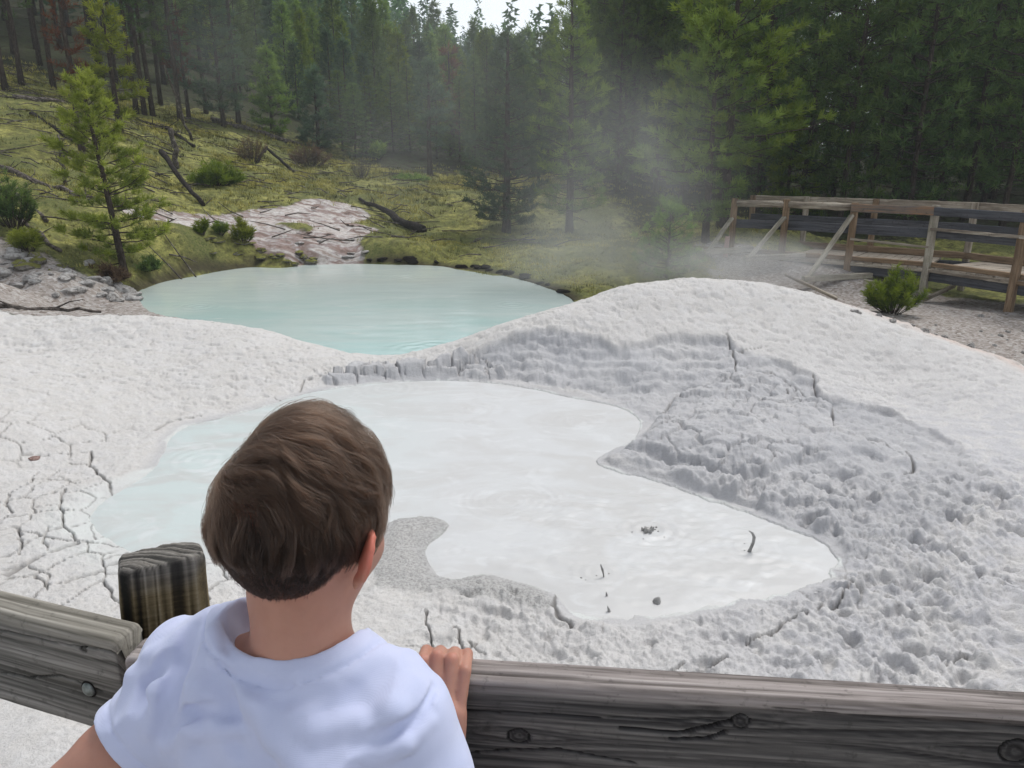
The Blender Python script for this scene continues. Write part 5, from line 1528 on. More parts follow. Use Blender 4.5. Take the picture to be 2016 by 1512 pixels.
def make_pine(h, rad, c0=.1, whorl=.28, per=5, seed=0, tl=.13, nn=18, nw=.011, shape=.85, rise=.35, tufts=9, bare=False, wood=True, dead_low=True, lean=(0, 0), trunk_r=None, irregular=.3, spread=(25, 75), light=0.0):
    rs = np.random.RandomState(seed)
    tr = MB(); cr = MB()
    r0 = trunk_r or h * .0105 + .012
    zz = np.linspace(0, h, 14); wob = np.cumsum(rs.normal(size=(14, 2)) * .010 * h / 6, 0)
    cx = lean[0] * (zz / h) ** 1.2 + wob[:, 0]; cy = lean[1] * (zz / h) ** 1.2 + wob[:, 1]
    tube(tr, np.stack([cx, cy, zz - .15 * (zz == 0)], -1), r0 * (1.25 - zz / h * 1.0) * np.where(zz == 0, 1.35, 1) * .8 + .004, 8, rough=.08, seed=seed)
    pos = []; dirs = []; sc = []; sh = []
    z = h * c0; 
    tmpl = tuft_templates(nn, tl * .8, nw, tl * .7, seed + 1, spread)
    ph = rs.uniform(0, 6)
    while z < h - .05:
        t = (z - h * c0) / (h * (1 - c0))
        prof = (1 - t) ** shape * (0.55 + .45 * min(1, t / .18)) + .05
        for b in range(per):
            if rs.rand() < irregular * .4: continue
            az = ph + b * 2 * PI / per + rs.uniform(-.35, .35)
            L = rad * prof * rs.uniform(1 - irregular, 1 + irregular * .6)
            el = rise * (1.6 * t - .35) + rs.uniform(-.12, .12)
            zb = z + rs.uniform(-.4, .4) * whorl
            ox, oy = np.interp(zb, zz, cx), np.interp(zb, zz, cy)
            s_ = np.linspace(0, 1, 6)
            out = s_ * L; up = L * (math.sin(el) * s_ + .22 * s_ ** 2.2)
            P = np.stack([ox + out * math.cos(az), oy + out * math.sin(az), zb + up], -1)
            P[1:] += rs.normal(size=(5, 3)) * .018 * L
            if wood: tube(tr, P, (.010 * L + .004) * (1.1 - s_ * .8), 4, caps=False)
            nt_ = max(3, int(tufts * (.4 + .6 * L / rad)))
            bt_ = rs.uniform(.22 if L > .3 else .1, 1.0, nt_) ** .75; bt_[0] = 1
            for q in bt_:
                p = np.array([np.interp(q, s_, P[:, k]) for k in range(3)])
                side = rs.uniform(-1, 1) * (1 - .35 * q) * L * .34 * (0 if q == 1 else 1)
                fw = abs(side) * .6
                sv = np.array([-math.sin(az), math.cos(az), 0]); fv = np.array([math.cos(az), math.sin(az), 0])
                e = p + sv * side + fv * fw + np.array([0, 0, rs.uniform(-.02, .05) * L + .12 * abs(side)])
                if wood and abs(side) > .05: tube(tr, [p, (p + e) / 2 + [0, 0, -.01], e], [.005, .004, .0025], 3, caps=False)
                m = 1 + int(abs(side) > tl * .8)
                for w_ in range(m):
                    pp = e if w_ == 0 else (p + e) / 2
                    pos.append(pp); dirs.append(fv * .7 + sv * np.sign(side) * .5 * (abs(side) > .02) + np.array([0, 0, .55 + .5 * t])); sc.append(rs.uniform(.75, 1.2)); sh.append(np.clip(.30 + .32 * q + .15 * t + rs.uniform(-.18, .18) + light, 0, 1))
        ph += .7; z += whorl * rs.uniform(.8, 1.2)
    pos.append([np.interp(h, zz, cx), np.interp(h, zz, cy), h - .02]); dirs.append([0, 0, 1]); sc.append(1.2); sh.append(.7)
    if dead_low:   # bare dead twigs under the crown
        for k in range(int(h * c0 * 7)):
            zb = rs.uniform(.12, max(.2, h * c0)); az = rs.uniform(0, 2 * PI); L = rs.uniform(.25, .9) * min(1, rad * .7)
            tube(tr, [[0, 0, zb], [L * .5 * math.cos(az), L * .5 * math.sin(az), zb + rs.uniform(-.1, .05)], [L * math.cos(az), L * math.sin(az), zb + rs.uniform(-.25, .1)]], [.010, .006, .003], 3, caps=False)
    if not bare:
        place_tufts(cr, tmpl, np.array(pos), np.array(dirs), np.array(sc), np.array(sh), rs)
    return tr, cr

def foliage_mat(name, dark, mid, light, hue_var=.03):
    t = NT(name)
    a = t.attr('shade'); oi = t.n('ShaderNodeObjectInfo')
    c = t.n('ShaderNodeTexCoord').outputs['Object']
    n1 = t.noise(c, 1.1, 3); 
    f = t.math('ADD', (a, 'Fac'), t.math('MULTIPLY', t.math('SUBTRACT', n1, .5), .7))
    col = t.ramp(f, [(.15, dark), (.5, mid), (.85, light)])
    v = t.math('MULTIPLY_ADD', (oi, 'Random'), .5, .75)
    hs_ = t.n('ShaderNodeHueSaturation', {'Color': col, 'Value': v, 'Hue': t.math('MULTIPLY_ADD', (oi, 'Random'), hue_var, .5 - hue_var / 2), 'Saturation': t.math('MULTIPLY_ADD', (oi, 'Random'), -.2, 1.15)})
    d = t.n('ShaderNodeBsdfPrincipled', {'Base Color': hs_, 'Roughness': .6, 'Specular IOR Level': .25})
    tl_ = t.n('ShaderNodeBsdfTranslucent', {'Color': hs_})
    m = t.n('ShaderNodeMixShader', {0: .38, 1: d, 2: tl_})
    t.t.links.new(m.outputs[0], t.out.inputs['Surface'])
    return t.m
MAT_NEEDLE = foliage_mat('pine_needles', (.026, .048, .017), (.070, .120, .034), (.15, .215, .055))
MAT_NEEDLE_Y = foliage_mat('young_pine_needles', (.050, .075, .012), (.15, .185, .025), (.30, .33, .05))
MAT_NEEDLE_G = foliage_mat('fresh_green_needles', (.045, .085, .018), (.125, .20, .035), (.25, .33, .06))
MAT_NEEDLE_L = foliage_mat('light_green_needles', (.042, .085, .020), (.12, .195, .040), (.24, .32, .07))
MAT_NEEDLE_B = foliage_mat('blue_green_needles', (.026, .054, .034), (.066, .115, .066), (.12, .185, .092))
MAT_NEEDLE_R = foliage_mat('rusty_dead_needles', (.05, .025, .015), (.12, .055, .03), (.20, .10, .05))
t = NT('bark'); c = t.coord((1, 1, .25))
MAT_BARK = t.bsdf(t.ramp(t.noise(c, 30, 5, .7), [(.3, (.020, .015, .012)), (.5, (.055, .042, .034)), (.72, (.12, .10, .085))]), .95, t.noise(c, 60, 4), .8, .01, spec=.1)
t = NT('dead_wood'); c = t.coord((1, 1, 1))
MAT_DEAD = t.bsdf(t.ramp(t.noise(c, 12, 5, .7), [(.35, (.035, .028, .024)), (.5, (.10, .085, .075)), (.70, (.28, .25, .22))]), .95, t.noise(c, 50, 4), .8, .01, spec=.1)
t = NT('charred_wood'); c = t.coord()
MAT_CHAR = t.bsdf(t.ramp(t.noise(c, 14, 5, .7), [(.35, (.010, .008, .008)), (.6, (.04, .032, .028)), (.78, (.13, .11, .10))]), .9, t.noise(c, 30, 5), 1.0, .03, spec=.15)

def tree_thing(name, label, cat, x, y, geo, mat, rotz=0, scale=1.0, group=None, sink=.05):
    g = gz(x, y)
    root = thing(name, label, cat, (x, y, g - sink), rotz, group, scale)
    tr, cr = geo
    kids = [link('trunk', tr if isinstance(tr, bpy.types.Mesh) else tr.mesh('trunk'), root, MAT_BARK)]
    if cr is not None and (isinstance(cr, bpy.types.Mesh) or cr.n):
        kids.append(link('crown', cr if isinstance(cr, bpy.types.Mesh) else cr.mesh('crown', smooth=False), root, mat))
    KIDS[root.name] = kids
    return root

def px_tree(name, label, u, v, vtop, geo_kw, mat, dmin=1.2, rad_px=None, cat='pine tree', dfix=None, seed=0):
    """a tree whose foot is seen at pixel (u, v) and whose top reaches row vtop"""
    g = on_ground(u, v, dmin) if dfix is None else at_d(u, v, dfix)[:2]
    top = at_d(u, vtop, g[1]); hgt = top[2] - gz(g[0], g[1])
    kw = dict(geo_kw); 
    if rad_px: kw['rad'] = rad_px / FPX * math.hypot(g[1], 0) 
    return tree_thing(name, label, cat, g[0], g[1], make_pine(hgt + .05, seed=seed, **kw), mat)

# --- trees that can be told apart
px_tree('young_pine', 'bright yellow-green young pine on the left bank beside the turquoise spring', 246, 540, 150, dict(c0=.07, whorl=.165, per=5, tl=.115, nn=32, nw=.0100, shape=.70, rise=.55, tufts=11, lean=(-.22, 0), trunk_r=.060, irregular=.35, dead_low=False, spread=(20, 80), light=.05), MAT_NEEDLE_Y, rad_px=100, dmin=9, seed=31)
px_tree('spruce_tree', 'full grey-green conifer in the steam, left of the two on the far shore', 997, 463, 62, dict(c0=.06, whorl=.20, per=7, tl=.14, nn=16, nw=.013, shape=.75, rise=.2, tufts=12, irregular=.3, trunk_r=.10), MAT_NEEDLE_B, rad_px=84, dmin=13, cat='conifer', seed=32)
px_tree('pine_tree', 'tall pine with yellow-green upper branches just right of the grey-green conifer', 1122, 462, -25, dict(c0=.10, whorl=.24, per=6, tl=.16, nn=16, nw=.013, shape=.7, rise=.3, tufts=11, irregular=.4, trunk_r=.09, light=.05), MAT_NEEDLE_L, rad_px=82, dmin=13, seed=33)
px_tree('pine_tree', 'broad light green pine with a dark trunk at the left end of the footbridge', 1421, 455, -90, dict(c0=.24, whorl=.30, per=6, tl=.19, nn=22, nw=.014, shape=.55, rise=.45, tufts=14, irregular=.45, trunk_r=.13, light=.06), MAT_NEEDLE_L, rad_px=150, dfix=17.2, seed=34)
px_tree('pine_tree', 'second light green pine with a thinner trunk, left of the broad one by the footbridge', 1390, 470, 40, dict(c0=.12, whorl=.28, per=5, tl=.18, nn=22, nw=.014, shape=.5, rise=.4, tufts=12, irregular=.5, trunk_r=.08, light=.06), MAT_NEEDLE_L, rad_px=118, dfix=16.4, seed=35)
px_tree('young_pine', 'narrow fresh green young pine behind the left part of the footbridge rail', 1548, 420, 212, dict(c0=.05, whorl=.26, per=6, tl=.17, nn=18, nw=.014, shape=.8, rise=.4, tufts=9, trunk_r=.06), MAT_NEEDLE_G, rad_px=52, dfix=21.5, seed=36)
px_tree('young_pine', 'pale green bushy young pine half hidden by steam behind the white mound', 1312, 545, 408, dict(c0=.02, whorl=.13, per=6, tl=.10, nn=22, nw=.009, shape=.7, rise=.7, tufts=9, trunk_r=.03, dead_low=False), MAT_NEEDLE_G, rad_px=66, dfix=13.6, seed=37)
px_tree('pine_tree', 'slim dark pine with a bare lower trunk alone at the edge of the mossy meadow', 846, 347, 125, dict(c0=.30, whorl=.30, per=6, tl=.2, nn=16, nw=.018, shape=.8, rise=.3, tufts=10, trunk_r=.10, irregular=.4), MAT_NEEDLE_B, rad_px=46, dmin=20, seed=38)
px_tree('pine_tree', 'bright green pine upslope directly behind the bright young pine on the left bank', 236, 262, 8, dict(c0=.15, whorl=.34, per=5, tl=.22, nn=18, nw=.02, shape=.55, rise=.4, tufts=9, trunk_r=.09, irregular=.4), MAT_NEEDLE_Y, rad_px=48, dmin=18, seed=39)  # wears the bright young-pine needle colour
px_tree('dead_pine', 'thin dead pine with rusty brown needles on the left slope', 162, 300, -40, dict(c0=.45, whorl=.26, per=5, tl=.16, nn=12, nw=.014, shape=.5, rise=.2, tufts=5, trunk_r=.07, irregular=.5), MAT_NEEDLE_R, rad_px=30, dmin=14, cat='dead tree', seed=40)
px_tree('dead_pine', 'rust-coloured dying pine among the dark trunks at the top of the left slope', 372, 232, 20, dict(c0=.3, whorl=.36, per=5, tl=.22, nn=14, nw=.018, shape=.5, rise=.2, tufts=6, trunk_r=.08, irregular=.5), MAT_NEEDLE_R, rad_px=32, dmin=22, cat='dead tree', seed=41)
px_tree('dead_pine', 'reddish brown dying pine in the dark trees beyond the meadow', 888, 318, 100, dict(c0=.25, whorl=.4, per=5, tl=.28, nn=14, nw=.024, shape=.5, rise=.2, tufts=6, trunk_r=.08, irregular=.5), MAT_NEEDLE_R, rad_px=26, dfix=34, cat='dead tree', seed=42)
px_tree('spruce_tree', 'neat conical mid-green conifer at the foot of the left slope', 537, 262, 92, dict(c0=.03, whorl=.28, per=7, tl=.22, nn=16, nw=.02, shape=.9, rise=.25, tufts=9, trunk_r=.08), MAT_NEEDLE_G, rad_px=38, dmin=20, cat='conifer', seed=43)
px_tree('spruce_tree', 'pale grey-green conical conifer at the foot of the forested hill', 628, 292, 138, dict(c0=.02, whorl=.28, per=7, tl=.24, nn=16, nw=.022, shape=.9, rise=.25, tufts=9, trunk_r=.08), MAT_NEEDLE_B, rad_px=36, dmin=20, cat='conifer', seed=44)
px_tree('spruce_tree', 'hazy tall conifer left of the conical mid-green one', 441, 250, -60, dict(c0=.12, whorl=.34, per=7, tl=.24, nn=16, nw=.02, shape=.8, rise=.2, tufts=9, trunk_r=.09), MAT_NEEDLE_B, rad_px=58, dmin=22, cat='conifer', seed=45)

# --- repeats: a few real trees, copied
VAR = {}
def variant(key, mat, **kw):
    seed = kw.pop('seed'); tr, cr = make_pine(seed=seed, **kw)
    VAR[key] = (tr.mesh('trunk'), cr.mesh('crown', smooth=False), mat, kw['h'])
for i in range(4):   # tall lodgepole pines with a bare lower trunk
    variant(('tall', i), MAT_NEEDLE, h=11.0 + i, rad=1.25 + .15 * i, c0=(.30, .22, .38, .26)[i], whorl=.42, per=5, tl=.27, nn=13, nw=.024, shape=.5, rise=.35, tufts=7, irregular=.45, trunk_r=.11, seed=60 + i)
for i in range(4):   # darker fuller pines for the stand behind the bridge
    variant(('full', i), MAT_NEEDLE, h=10.0 + i * .8, rad=1.5 + .15 * i, c0=(.03, .06, .10, .04)[i], whorl=.33, per=7, tl=.29, nn=13, nw=.027, shape=.6, rise=.3, tufts=7, irregular=.5, trunk_r=.10, seed=70 + i)
for i in range(4):   # narrow spires on the hillside
    variant(('spire', i), (MAT_NEEDLE_B, MAT_NEEDLE_G, MAT_NEEDLE_G, MAT_NEEDLE)[i], h=7.5 + i * .8, rad=1.25 + .1 * i, c0=.03, whorl=.50, per=7, tl=.50, nn=12, nw=.055, shape=.85, rise=.15, tufts=5, irregular=.35, trunk_r=.09, wood=False, dead_low=False, seed=80 + i)
FIRST = {}
def put(key, name, x, y, scale, rotz, label, group, cat='pine tree'):
    tr, cr, mat, h = VAR[key]
    if key not in FIRST:
        r = tree_thing(name, label, cat, x, y, (tr, cr), mat, rotz, scale, group, .1)
        FIRST[key] = r
    else:
        r = copy_thing(FIRST[key], (x, y, gz(x, y) - .1), rotz, scale, label, group)
    return r
def spot_field(n, azr, dr, gap, seed, avoid=()):
    rs = np.random.RandomState(seed); P = []; tries = 0
    while len(P) < n and tries < n * 80:
        tries += 1
        az = rs.uniform(*azr); d = math.sqrt(rs.uniform(dr[0] ** 2, dr[1] ** 2)); p = np.array([az * d, d])
        if any(np.hypot(*(p - q)) < gap for q in P): continue
        if any(np.hypot(*(p - q[:2])) < q[2] for q in avoid): continue
        P.append(p)
    return P
def aim(u, v, dmin): g = on_ground(u, v, dmin); return g
rs = np.random.RandomState(5)
KEEP = [(1.2, 13, 5), (-2, 16, 6), (-5, 15, 5)]
G1 = 'tall pines on the left slope'; L1 = 'tall dark pine with a bare lower trunk in the wood on the left slope'
L_TR = [(12, 178), (42, 165), (105, 172), (78, 130), (268, 222), (284, 226), (301, 228), (318, 205), (405, 222), (470, 244), (195, 150), (232, 172), (142, 150), (355, 240)]
for k, (u, v) in enumerate(L_TR):
    g = aim(u, v, 16); put(('tall', k % 4), 'pine_tree', g[0], g[1], (.72, .72, .85 + .2 * rs.rand()), rs.uniform(0, 6), L1, G1)
for p in spot_field(34, (-.78, -.40), (31, 48), 1.7, 11):
    put(('tall', rs.randint(4)), 'pine_tree', p[0], p[1], .75 + .3 * rs.rand(), rs.uniform(0, 6), L1, G1)
G2_ = 'dark pines beyond the mossy meadow'; L2 = 'dark pine in the belt of trees beyond the mossy meadow'
TOPU = [560, 620, 700, 800, 880, 940, 1000, 1060, 1110, 1160, 1300]; TOPV = [200, 200, 165, 150, 110, 62, 58, 48, 0, -80, -160]
def belt(x, y, key, jit):
    u = 1008 + FPX * x / (y * CP + .4 * SP) ; vt = np.interp(u, TOPU, TOPV) + jit
    hh = at_d(u, vt, y)[2] - gz(x, y)
    k = max(.28, hh / VAR[key][3]); put(key, 'pine_tree', x, y, (max(k, .5) * .85, max(k, .5) * .85, k), rs.uniform(0, 6), L2, G2_)
for k, (u, v) in enumerate(((700, 306), (735, 311), (775, 309), (808, 312), (935, 318), (905, 316), (860, 312), (960, 330), (1180, 385), (1215, 392), (1060, 372), (1245, 400), (1150, 372), (675, 300), (1030, 360))):
    g = at_d(u, v, 31 + (k % 4)) if u < 1000 else at_d(u, v, 25 + 2 * (k % 3))
    belt(g[0], g[1], ('full', k % 4), rs.uniform(0, 60))
for p in spot_field(34, (-.06, .17), (34, 50), 1.7, 12):
    belt(p[0], p[1], (('full', 'spire')[rs.randint(2)], rs.randint(4)), rs.uniform(-5, 50))
G3 = 'pines in the dense stand behind the footbridge'; L3 = 'dark slender pine in the dense stand behind the footbridge'
for k, (u, d) in enumerate(((1580, 21.5), (1640, 23), (1715, 21), (1790, 20), (1850, 22.5), (1905, 20.5), (1985, 19.5), (1490, 23.5), (1340, 24), (1290, 26), (2040, 21), (1760, 24), (1660, 20.5), (1940, 24))):
    g = at_d(u, 380, d); put((('full', 'full', 'tall')[k % 3], k % 4), 'pine_tree', g[0], g[1], (.72, .72, .85 + .2 * rs.rand()), rs.uniform(0, 6), L3, G3)
for p in spot_field(66, (.13, .80), (24, 44), 1.55, 13):
    put((('full', 'tall', 'full', 'full', 'tall')[rs.randint(5)], rs.randint(4)), 'pine_tree', p[0], p[1], .65 + .35 * rs.rand(), rs.uniform(0, 6), L3, G3)
G4 = 'small spire-shaped conifers on the far hillside'; L4 = 'small spire-shaped conifer on the forested hillside beyond the meadow'
near_h = spot_field(112, (-.42, -.02), (36, 76), 2.3, 14)
for p in near_h:
    put(('spire', rs.randint(4)), 'spruce_tree', p[0], p[1], (.50 + .25 * rs.rand()) * (.8 + .3 * (p[1] - 36) / 40), rs.uniform(0, 6), L4, G4, 'conifer')

# --- the far wood, which reads as one mass
def low_tree(h, r, rs):
    """needle clumps on a thin stem"""
    n = 130; t_ = rs.rand(n) ** .8; ang = rs.uniform(0, 2 * PI, n); rad = r * (1 - t_) ** .85 * rs.uniform(.35, 1, n) + .03
    c = np.stack([np.cos(ang) * rad, np.sin(ang) * rad, h * (.04 + .95 * t_) - .1 * rad], -1)
    a = rs.normal(size=(n, 3)); a[:, 2] *= .5; a += c * [1, 1, 0] * .8; a /= np.linalg.norm(a, axis=1)[:, None]
    b = np.cross(a, rs.normal(size=(n, 3))); b /= np.linalg.norm(b, axis=1)[:, None]
    s1 = rs.uniform(.35, .6, n)[:, None]; s2 = s1 * .42
    V = np.stack([c - b * s2, c + a * s1 * .2 + b * s2, c + a * s1 * 1.3, ], 1).reshape(-1, 3)
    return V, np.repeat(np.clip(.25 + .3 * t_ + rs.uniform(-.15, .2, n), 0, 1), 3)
fm = MB(); rs2 = np.random.RandomState(77)
LT = [low_tree(8 + k, 1.35 + .1 * k, rs2) for k in range(5)]
far = spot_field(560, (-.75, .05), (60, 150), 2.0, 15, ) + spot_field(230, (.02, .85), (42, 95), 1.9, 16) + spot_field(70, (-.9, -.45), (46, 80), 2.0, 17) + spot_field(90, (-1.7, -.80), (24, 60), 2.0, 18) + spot_field(60, (.85, 1.8), (22, 45), 2.0, 19)
fz_ = ground_h(np.array([p[0] for p in far]), np.array([p[1] for p in far]))(LUT['h'])
for (x, y), z0 in zip(far, fz_):
    V, s_ = LT[rs2.randint(5)]; a = rs2.uniform(0, 6); k = rs2.uniform(.5, .85) * (1.0 if y < 100 else .9)
    if x > y * .1: k *= 1.7
    if x < -.4 * y: k *= 1.3
    R2 = np.array([[math.cos(a), -math.sin(a), 0], [math.sin(a), math.cos(a), 0], [0, 0, 1]])
    fm.add((V * k) @ R2.T + [x, y, z0 - .2], None, np.arange(len(V)).reshape(-1, 3), np.clip(s_ + rs2.uniform(-.2, .2), 0, 1))
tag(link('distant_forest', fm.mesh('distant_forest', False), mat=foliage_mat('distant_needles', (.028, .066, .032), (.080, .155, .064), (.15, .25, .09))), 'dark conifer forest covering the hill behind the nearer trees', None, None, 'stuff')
for o in [o for o in COL.objects if o.name.startswith('distant_forest')]: o['category'] = 'forest'
# ================================================================== LOGS, SHRUBS, ROCKS, SPLASHES
def log(label, pts, r0, r1, mat, lift=.06, seed=0, cat='log', name='fallen_log', twigs=0, dmin=9):
    P = [];
    for i, p in enumerate(pts):
        g = on_ground(p[0], p[1], dmin); z = gz(g[0], g[1]) + (p[2] if len(p) > 2 else lift * .5)
        P.append([g[0], g[1], z])
    P = np.array(P); base = P.mean(0); base[2] = P[:, 2].min()
    n = 9; s_ = np.linspace(0, len(P) - 1, n); Q = np.stack([np.interp(s_, np.arange(len(P)), P[:, k]) for k in range(3)], -1)
    rs = np.random.RandomState(seed); Q[1:-1] += rs.normal(size=(n - 2, 3)) * .02
    mb = MB(); tube(mb, Q - base, np.linspace(r0, r1, n) * (1 + rs.uniform(-.1, .1, n)), 9, rough=.10, seed=seed)
    for k in range(twigs):
        q = Q[rs.randint(1, n)] - base; e = q + rs.normal(size=3) * [.25, .25, .12] + [0, 0, .18]
        tube(mb, [q, (q + e) / 2 + rs.normal(size=3) * .03, e], [.014, .009, .004], 4, caps=False)
    o = link(name, mb.mesh(name), mat=mat, loc=base); return tag(o, label, cat)
log('long dark fallen log lying downhill above the stream, ending at the brown shrubs', [(415, 236), (500, 258), (595, 288)], .13, .07, MAT_DEAD, seed=1, twigs=6)
log('dark fallen log with broken branches below the trunks of the left slope', [(268, 238), (330, 258), (382, 288)], .10, .06, MAT_CHAR, seed=2, twigs=8)
log('fallen log with white peeled patches high on the left slope', [(25, 190), (90, 200), (175, 214)], .09, .07, MAT_DEAD, seed=3, twigs=4)
log('thin dark log running down the left slope towards the bright young pine', [(62, 222), (120, 262), (182, 306)], .07, .045, MAT_CHAR, seed=4, twigs=5)
log('long pale grey log lying behind the bright young pine', [(0, 338), (80, 368), (172, 400)], .07, .045, MAT_DEAD, seed=5, twigs=5)
log('grey log at the left edge above the boulders', [(-20, 368), (40, 402), (92, 440)], .055, .04, MAT_DEAD, seed=6, twigs=5)
log('dark leaning log with a pale broken end right of the bright young pine', [(322, 336, .45), (362, 375, .2), (402, 412, .03)], .07, .045, MAT_CHAR, seed=7, twigs=4)
log('charred black log lying in the moss right of the stream', [(708, 396, .05), (752, 426, .10), (790, 447, .12), (832, 462, .05)], .035, .12, MAT_CHAR, seed=8, twigs=9)
log('short dark stick propped up like a tripod on the meadow edge', [(505, 322, .02), (528, 312, .36)], .05, .035, MAT_CHAR, seed=9)
log('longer stick of the propped pair sloping down to the right', [(528, 313, .36), (580, 338, .02)], .04, .05, MAT_CHAR, seed=10)
log('leaning dead pole under the rusty pine on the left slope', [(378, 276, .0), (360, 276, 1.0), (342, 276, 2.2)], .05, .025, MAT_DEAD, seed=11, cat='dead tree', name='leaning_snag', twigs=4)
log('short broken stump with pale bark patches right of the bright young pine', [(347, 330, 0), (348, 330, .45), (345, 330, 1.0)], .075, .06, MAT_DEAD, seed=12, cat='stump', name='stump', twigs=4)
log('thin grey dead stem left of the bright young pine', [(130, 366, 0), (128, 366, .5), (131, 366, 1.05)], .04, .02, MAT_DEAD, seed=13, cat='dead tree', name='dead_sapling', twigs=10)
log('mossy grey log half buried at the top left of the boulder bank', [(-10, 412), (40, 440), (120, 500)], .05, .035, MAT_DEAD, seed=14, twigs=4)
log('low dark branch on the brown shore at the left edge', [(0, 606), (110, 612), (200, 618)], .035, .015, MAT_DEAD, seed=15, twigs=2)

def shrub(name, label, u, v, w_px, h_px, mat, seed=0, dmin=9, dfix=None, tl=.10, nn=16, nw=.010, stems=26, cat='shrub', flat=False, leafless=False, dens=5):
    g = on_ground(u, v, dmin) if dfix is None else at_d(u, v, dfix)[:2]
    W = w_px / FPX * g[1] / 2; Hh = h_px / FPX * g[1]; rs = np.random.RandomState(seed)
    root = thing(name, label, cat, (g[0], g[1], gz(g[0], g[1]) - .02))
    st = MB(); cr = MB(); pos = []; dr_ = []; sh = []
    for k in range(stems):
        a = rs.uniform(0, 2 * PI); q = math.sqrt(rs.rand())
        e = np.array([math.cos(a) * q * W, math.sin(a) * q * W * .8, Hh * (1 - .55 * q * q) * rs.uniform(.7, 1.08)])
        if flat: e[2] = Hh * rs.uniform(.5, 1) * (1 - q * q * .7)
        b = e * [.25, .25, 0]; m = (b + e) / 2 * [1.15, 1.15, .9] + rs.normal(size=3) * .05 * W
        P = np.array([b, m, e]); tube(st, P, [.008, .006, .003], 4, caps=False)
        if leafless:
            for z_ in range(5):
                f = rs.uniform(.3, 1); p0 = b + (e - b) * f; tube(st, [p0, p0 + rs.normal(size=3) * [.2, .2, .15] * W + [0, 0, .1 * Hh]], [.004, .002], 3, caps=False)
        for t_ in np.linspace(.35, 1, dens):
            p = m + (e - m) * (t_ - .5) * 2 if t_ > .5 else b + (m - b) * t_ * 2
            pos.append(p + rs.normal(size=3) * .03 * W); d = (e - b) / (np.linalg.norm(e - b) + 1e-6) + [0, 0, .5]; dr_.append(d); sh.append(np.clip(.25 + .5 * t_ + rs.uniform(-.2, .2), 0, 1))
    ks = [link('stems', st.mesh('stems'), root, MAT_DEAD if leafless else MAT_BARK)]
    if mat is not None:
        place_tufts(cr, tuft_templates(nn, tl, nw, tl * .8, seed), np.array(pos), np.array(dr_), rs.uniform(.7, 1.2, len(pos)), np.array(sh), rs)
        ks.append(link('foliage', cr.mesh('foliage', False), root, mat))
    KIDS[root.name] = ks
    return root
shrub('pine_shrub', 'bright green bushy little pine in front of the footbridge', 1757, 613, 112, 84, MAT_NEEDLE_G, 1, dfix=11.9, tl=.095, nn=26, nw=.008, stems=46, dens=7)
shrub('pine_seedling', 'rounded dark green pine seedling on the mossy point by the spring', 481, 494, 40, 50, MAT_NEEDLE_Y, 2, tl=.10, nn=24, nw=.009, stems=20)
shrub('pine_seedling', 'small pine seedling second from the right on the mossy point', 436, 474, 30, 26, MAT_NEEDLE_G, 3, tl=.09, stems=12)
shrub('pine_seedling', 'smallest pine seedling at the left of the three on the mossy point', 400, 474, 24, 30, MAT_NEEDLE_G, 4, tl=.09, stems=12)
shrub('juniper', 'spreading dark green juniper on the slope above the stream', 428, 368, 92, 46, MAT_NEEDLE_G, 5, tl=.14, nn=18, nw=.014, stems=60, flat=True)
shrub('juniper', 'low mat of deep green juniper under the slim dark pine', 808, 356, 66, 12, MAT_NEEDLE_G, 6, tl=.12, nn=18, nw=.014, stems=34, flat=True)
MAT_BRUSH = foliage_mat('brown_brush', (.05, .03, .022), (.11, .065, .045), (.17, .11, .07))
shrub('dead_brush', 'reddish brown leafless brush at the foot of the conical grey-green conifer', 612, 328, 76, 36, MAT_BRUSH, 7, tl=.13, nn=9, nw=.010, stems=60, leafless=True)
shrub('dead_brush', 'rusty twiggy brush behind the propped sticks', 497, 318, 60, 44, MAT_BRUSH, 8, tl=.13, nn=6, nw=.009, stems=36, leafless=True)
shrub('dead_brush', 'grey tangle of dead twigs at the far edge of the meadow', 712, 350, 46, 44, None, 9, stems=34, leafless=True)
shrub('small_bush', 'little round green bush at the forest edge above the grey tangle of twigs', 746, 318, 34, 30, MAT_NEEDLE_G, 10, dmin=20, tl=.2, nn=14, nw=.02, stems=16)
shrub('pine_shrub', 'dark green bushy pine growth at the left edge above the boulders', 28, 455, 90, 100, MAT_NEEDLE, 11, tl=.11, nn=20, nw=.010, stems=34)
shrub('pine_shrub', 'small yellow-green pine growth among the boulders left of the young pine', 58, 500, 60, 44, MAT_NEEDLE_Y, 12, tl=.10, nn=18, nw=.010, stems=18)
shrub('small_bush', 'low russet bush at the foot of the bright young pine', 215, 548, 70, 30, MAT_BRUSH, 13, tl=.10, nn=14, nw=.010, stems=26, flat=True)
shrub('small_bush', 'low dark bush hugging the shore right of the young pine', 290, 540, 60, 26, MAT_NEEDLE, 14, tl=.09, nn=14, nw=.010, stems=22, flat=True)

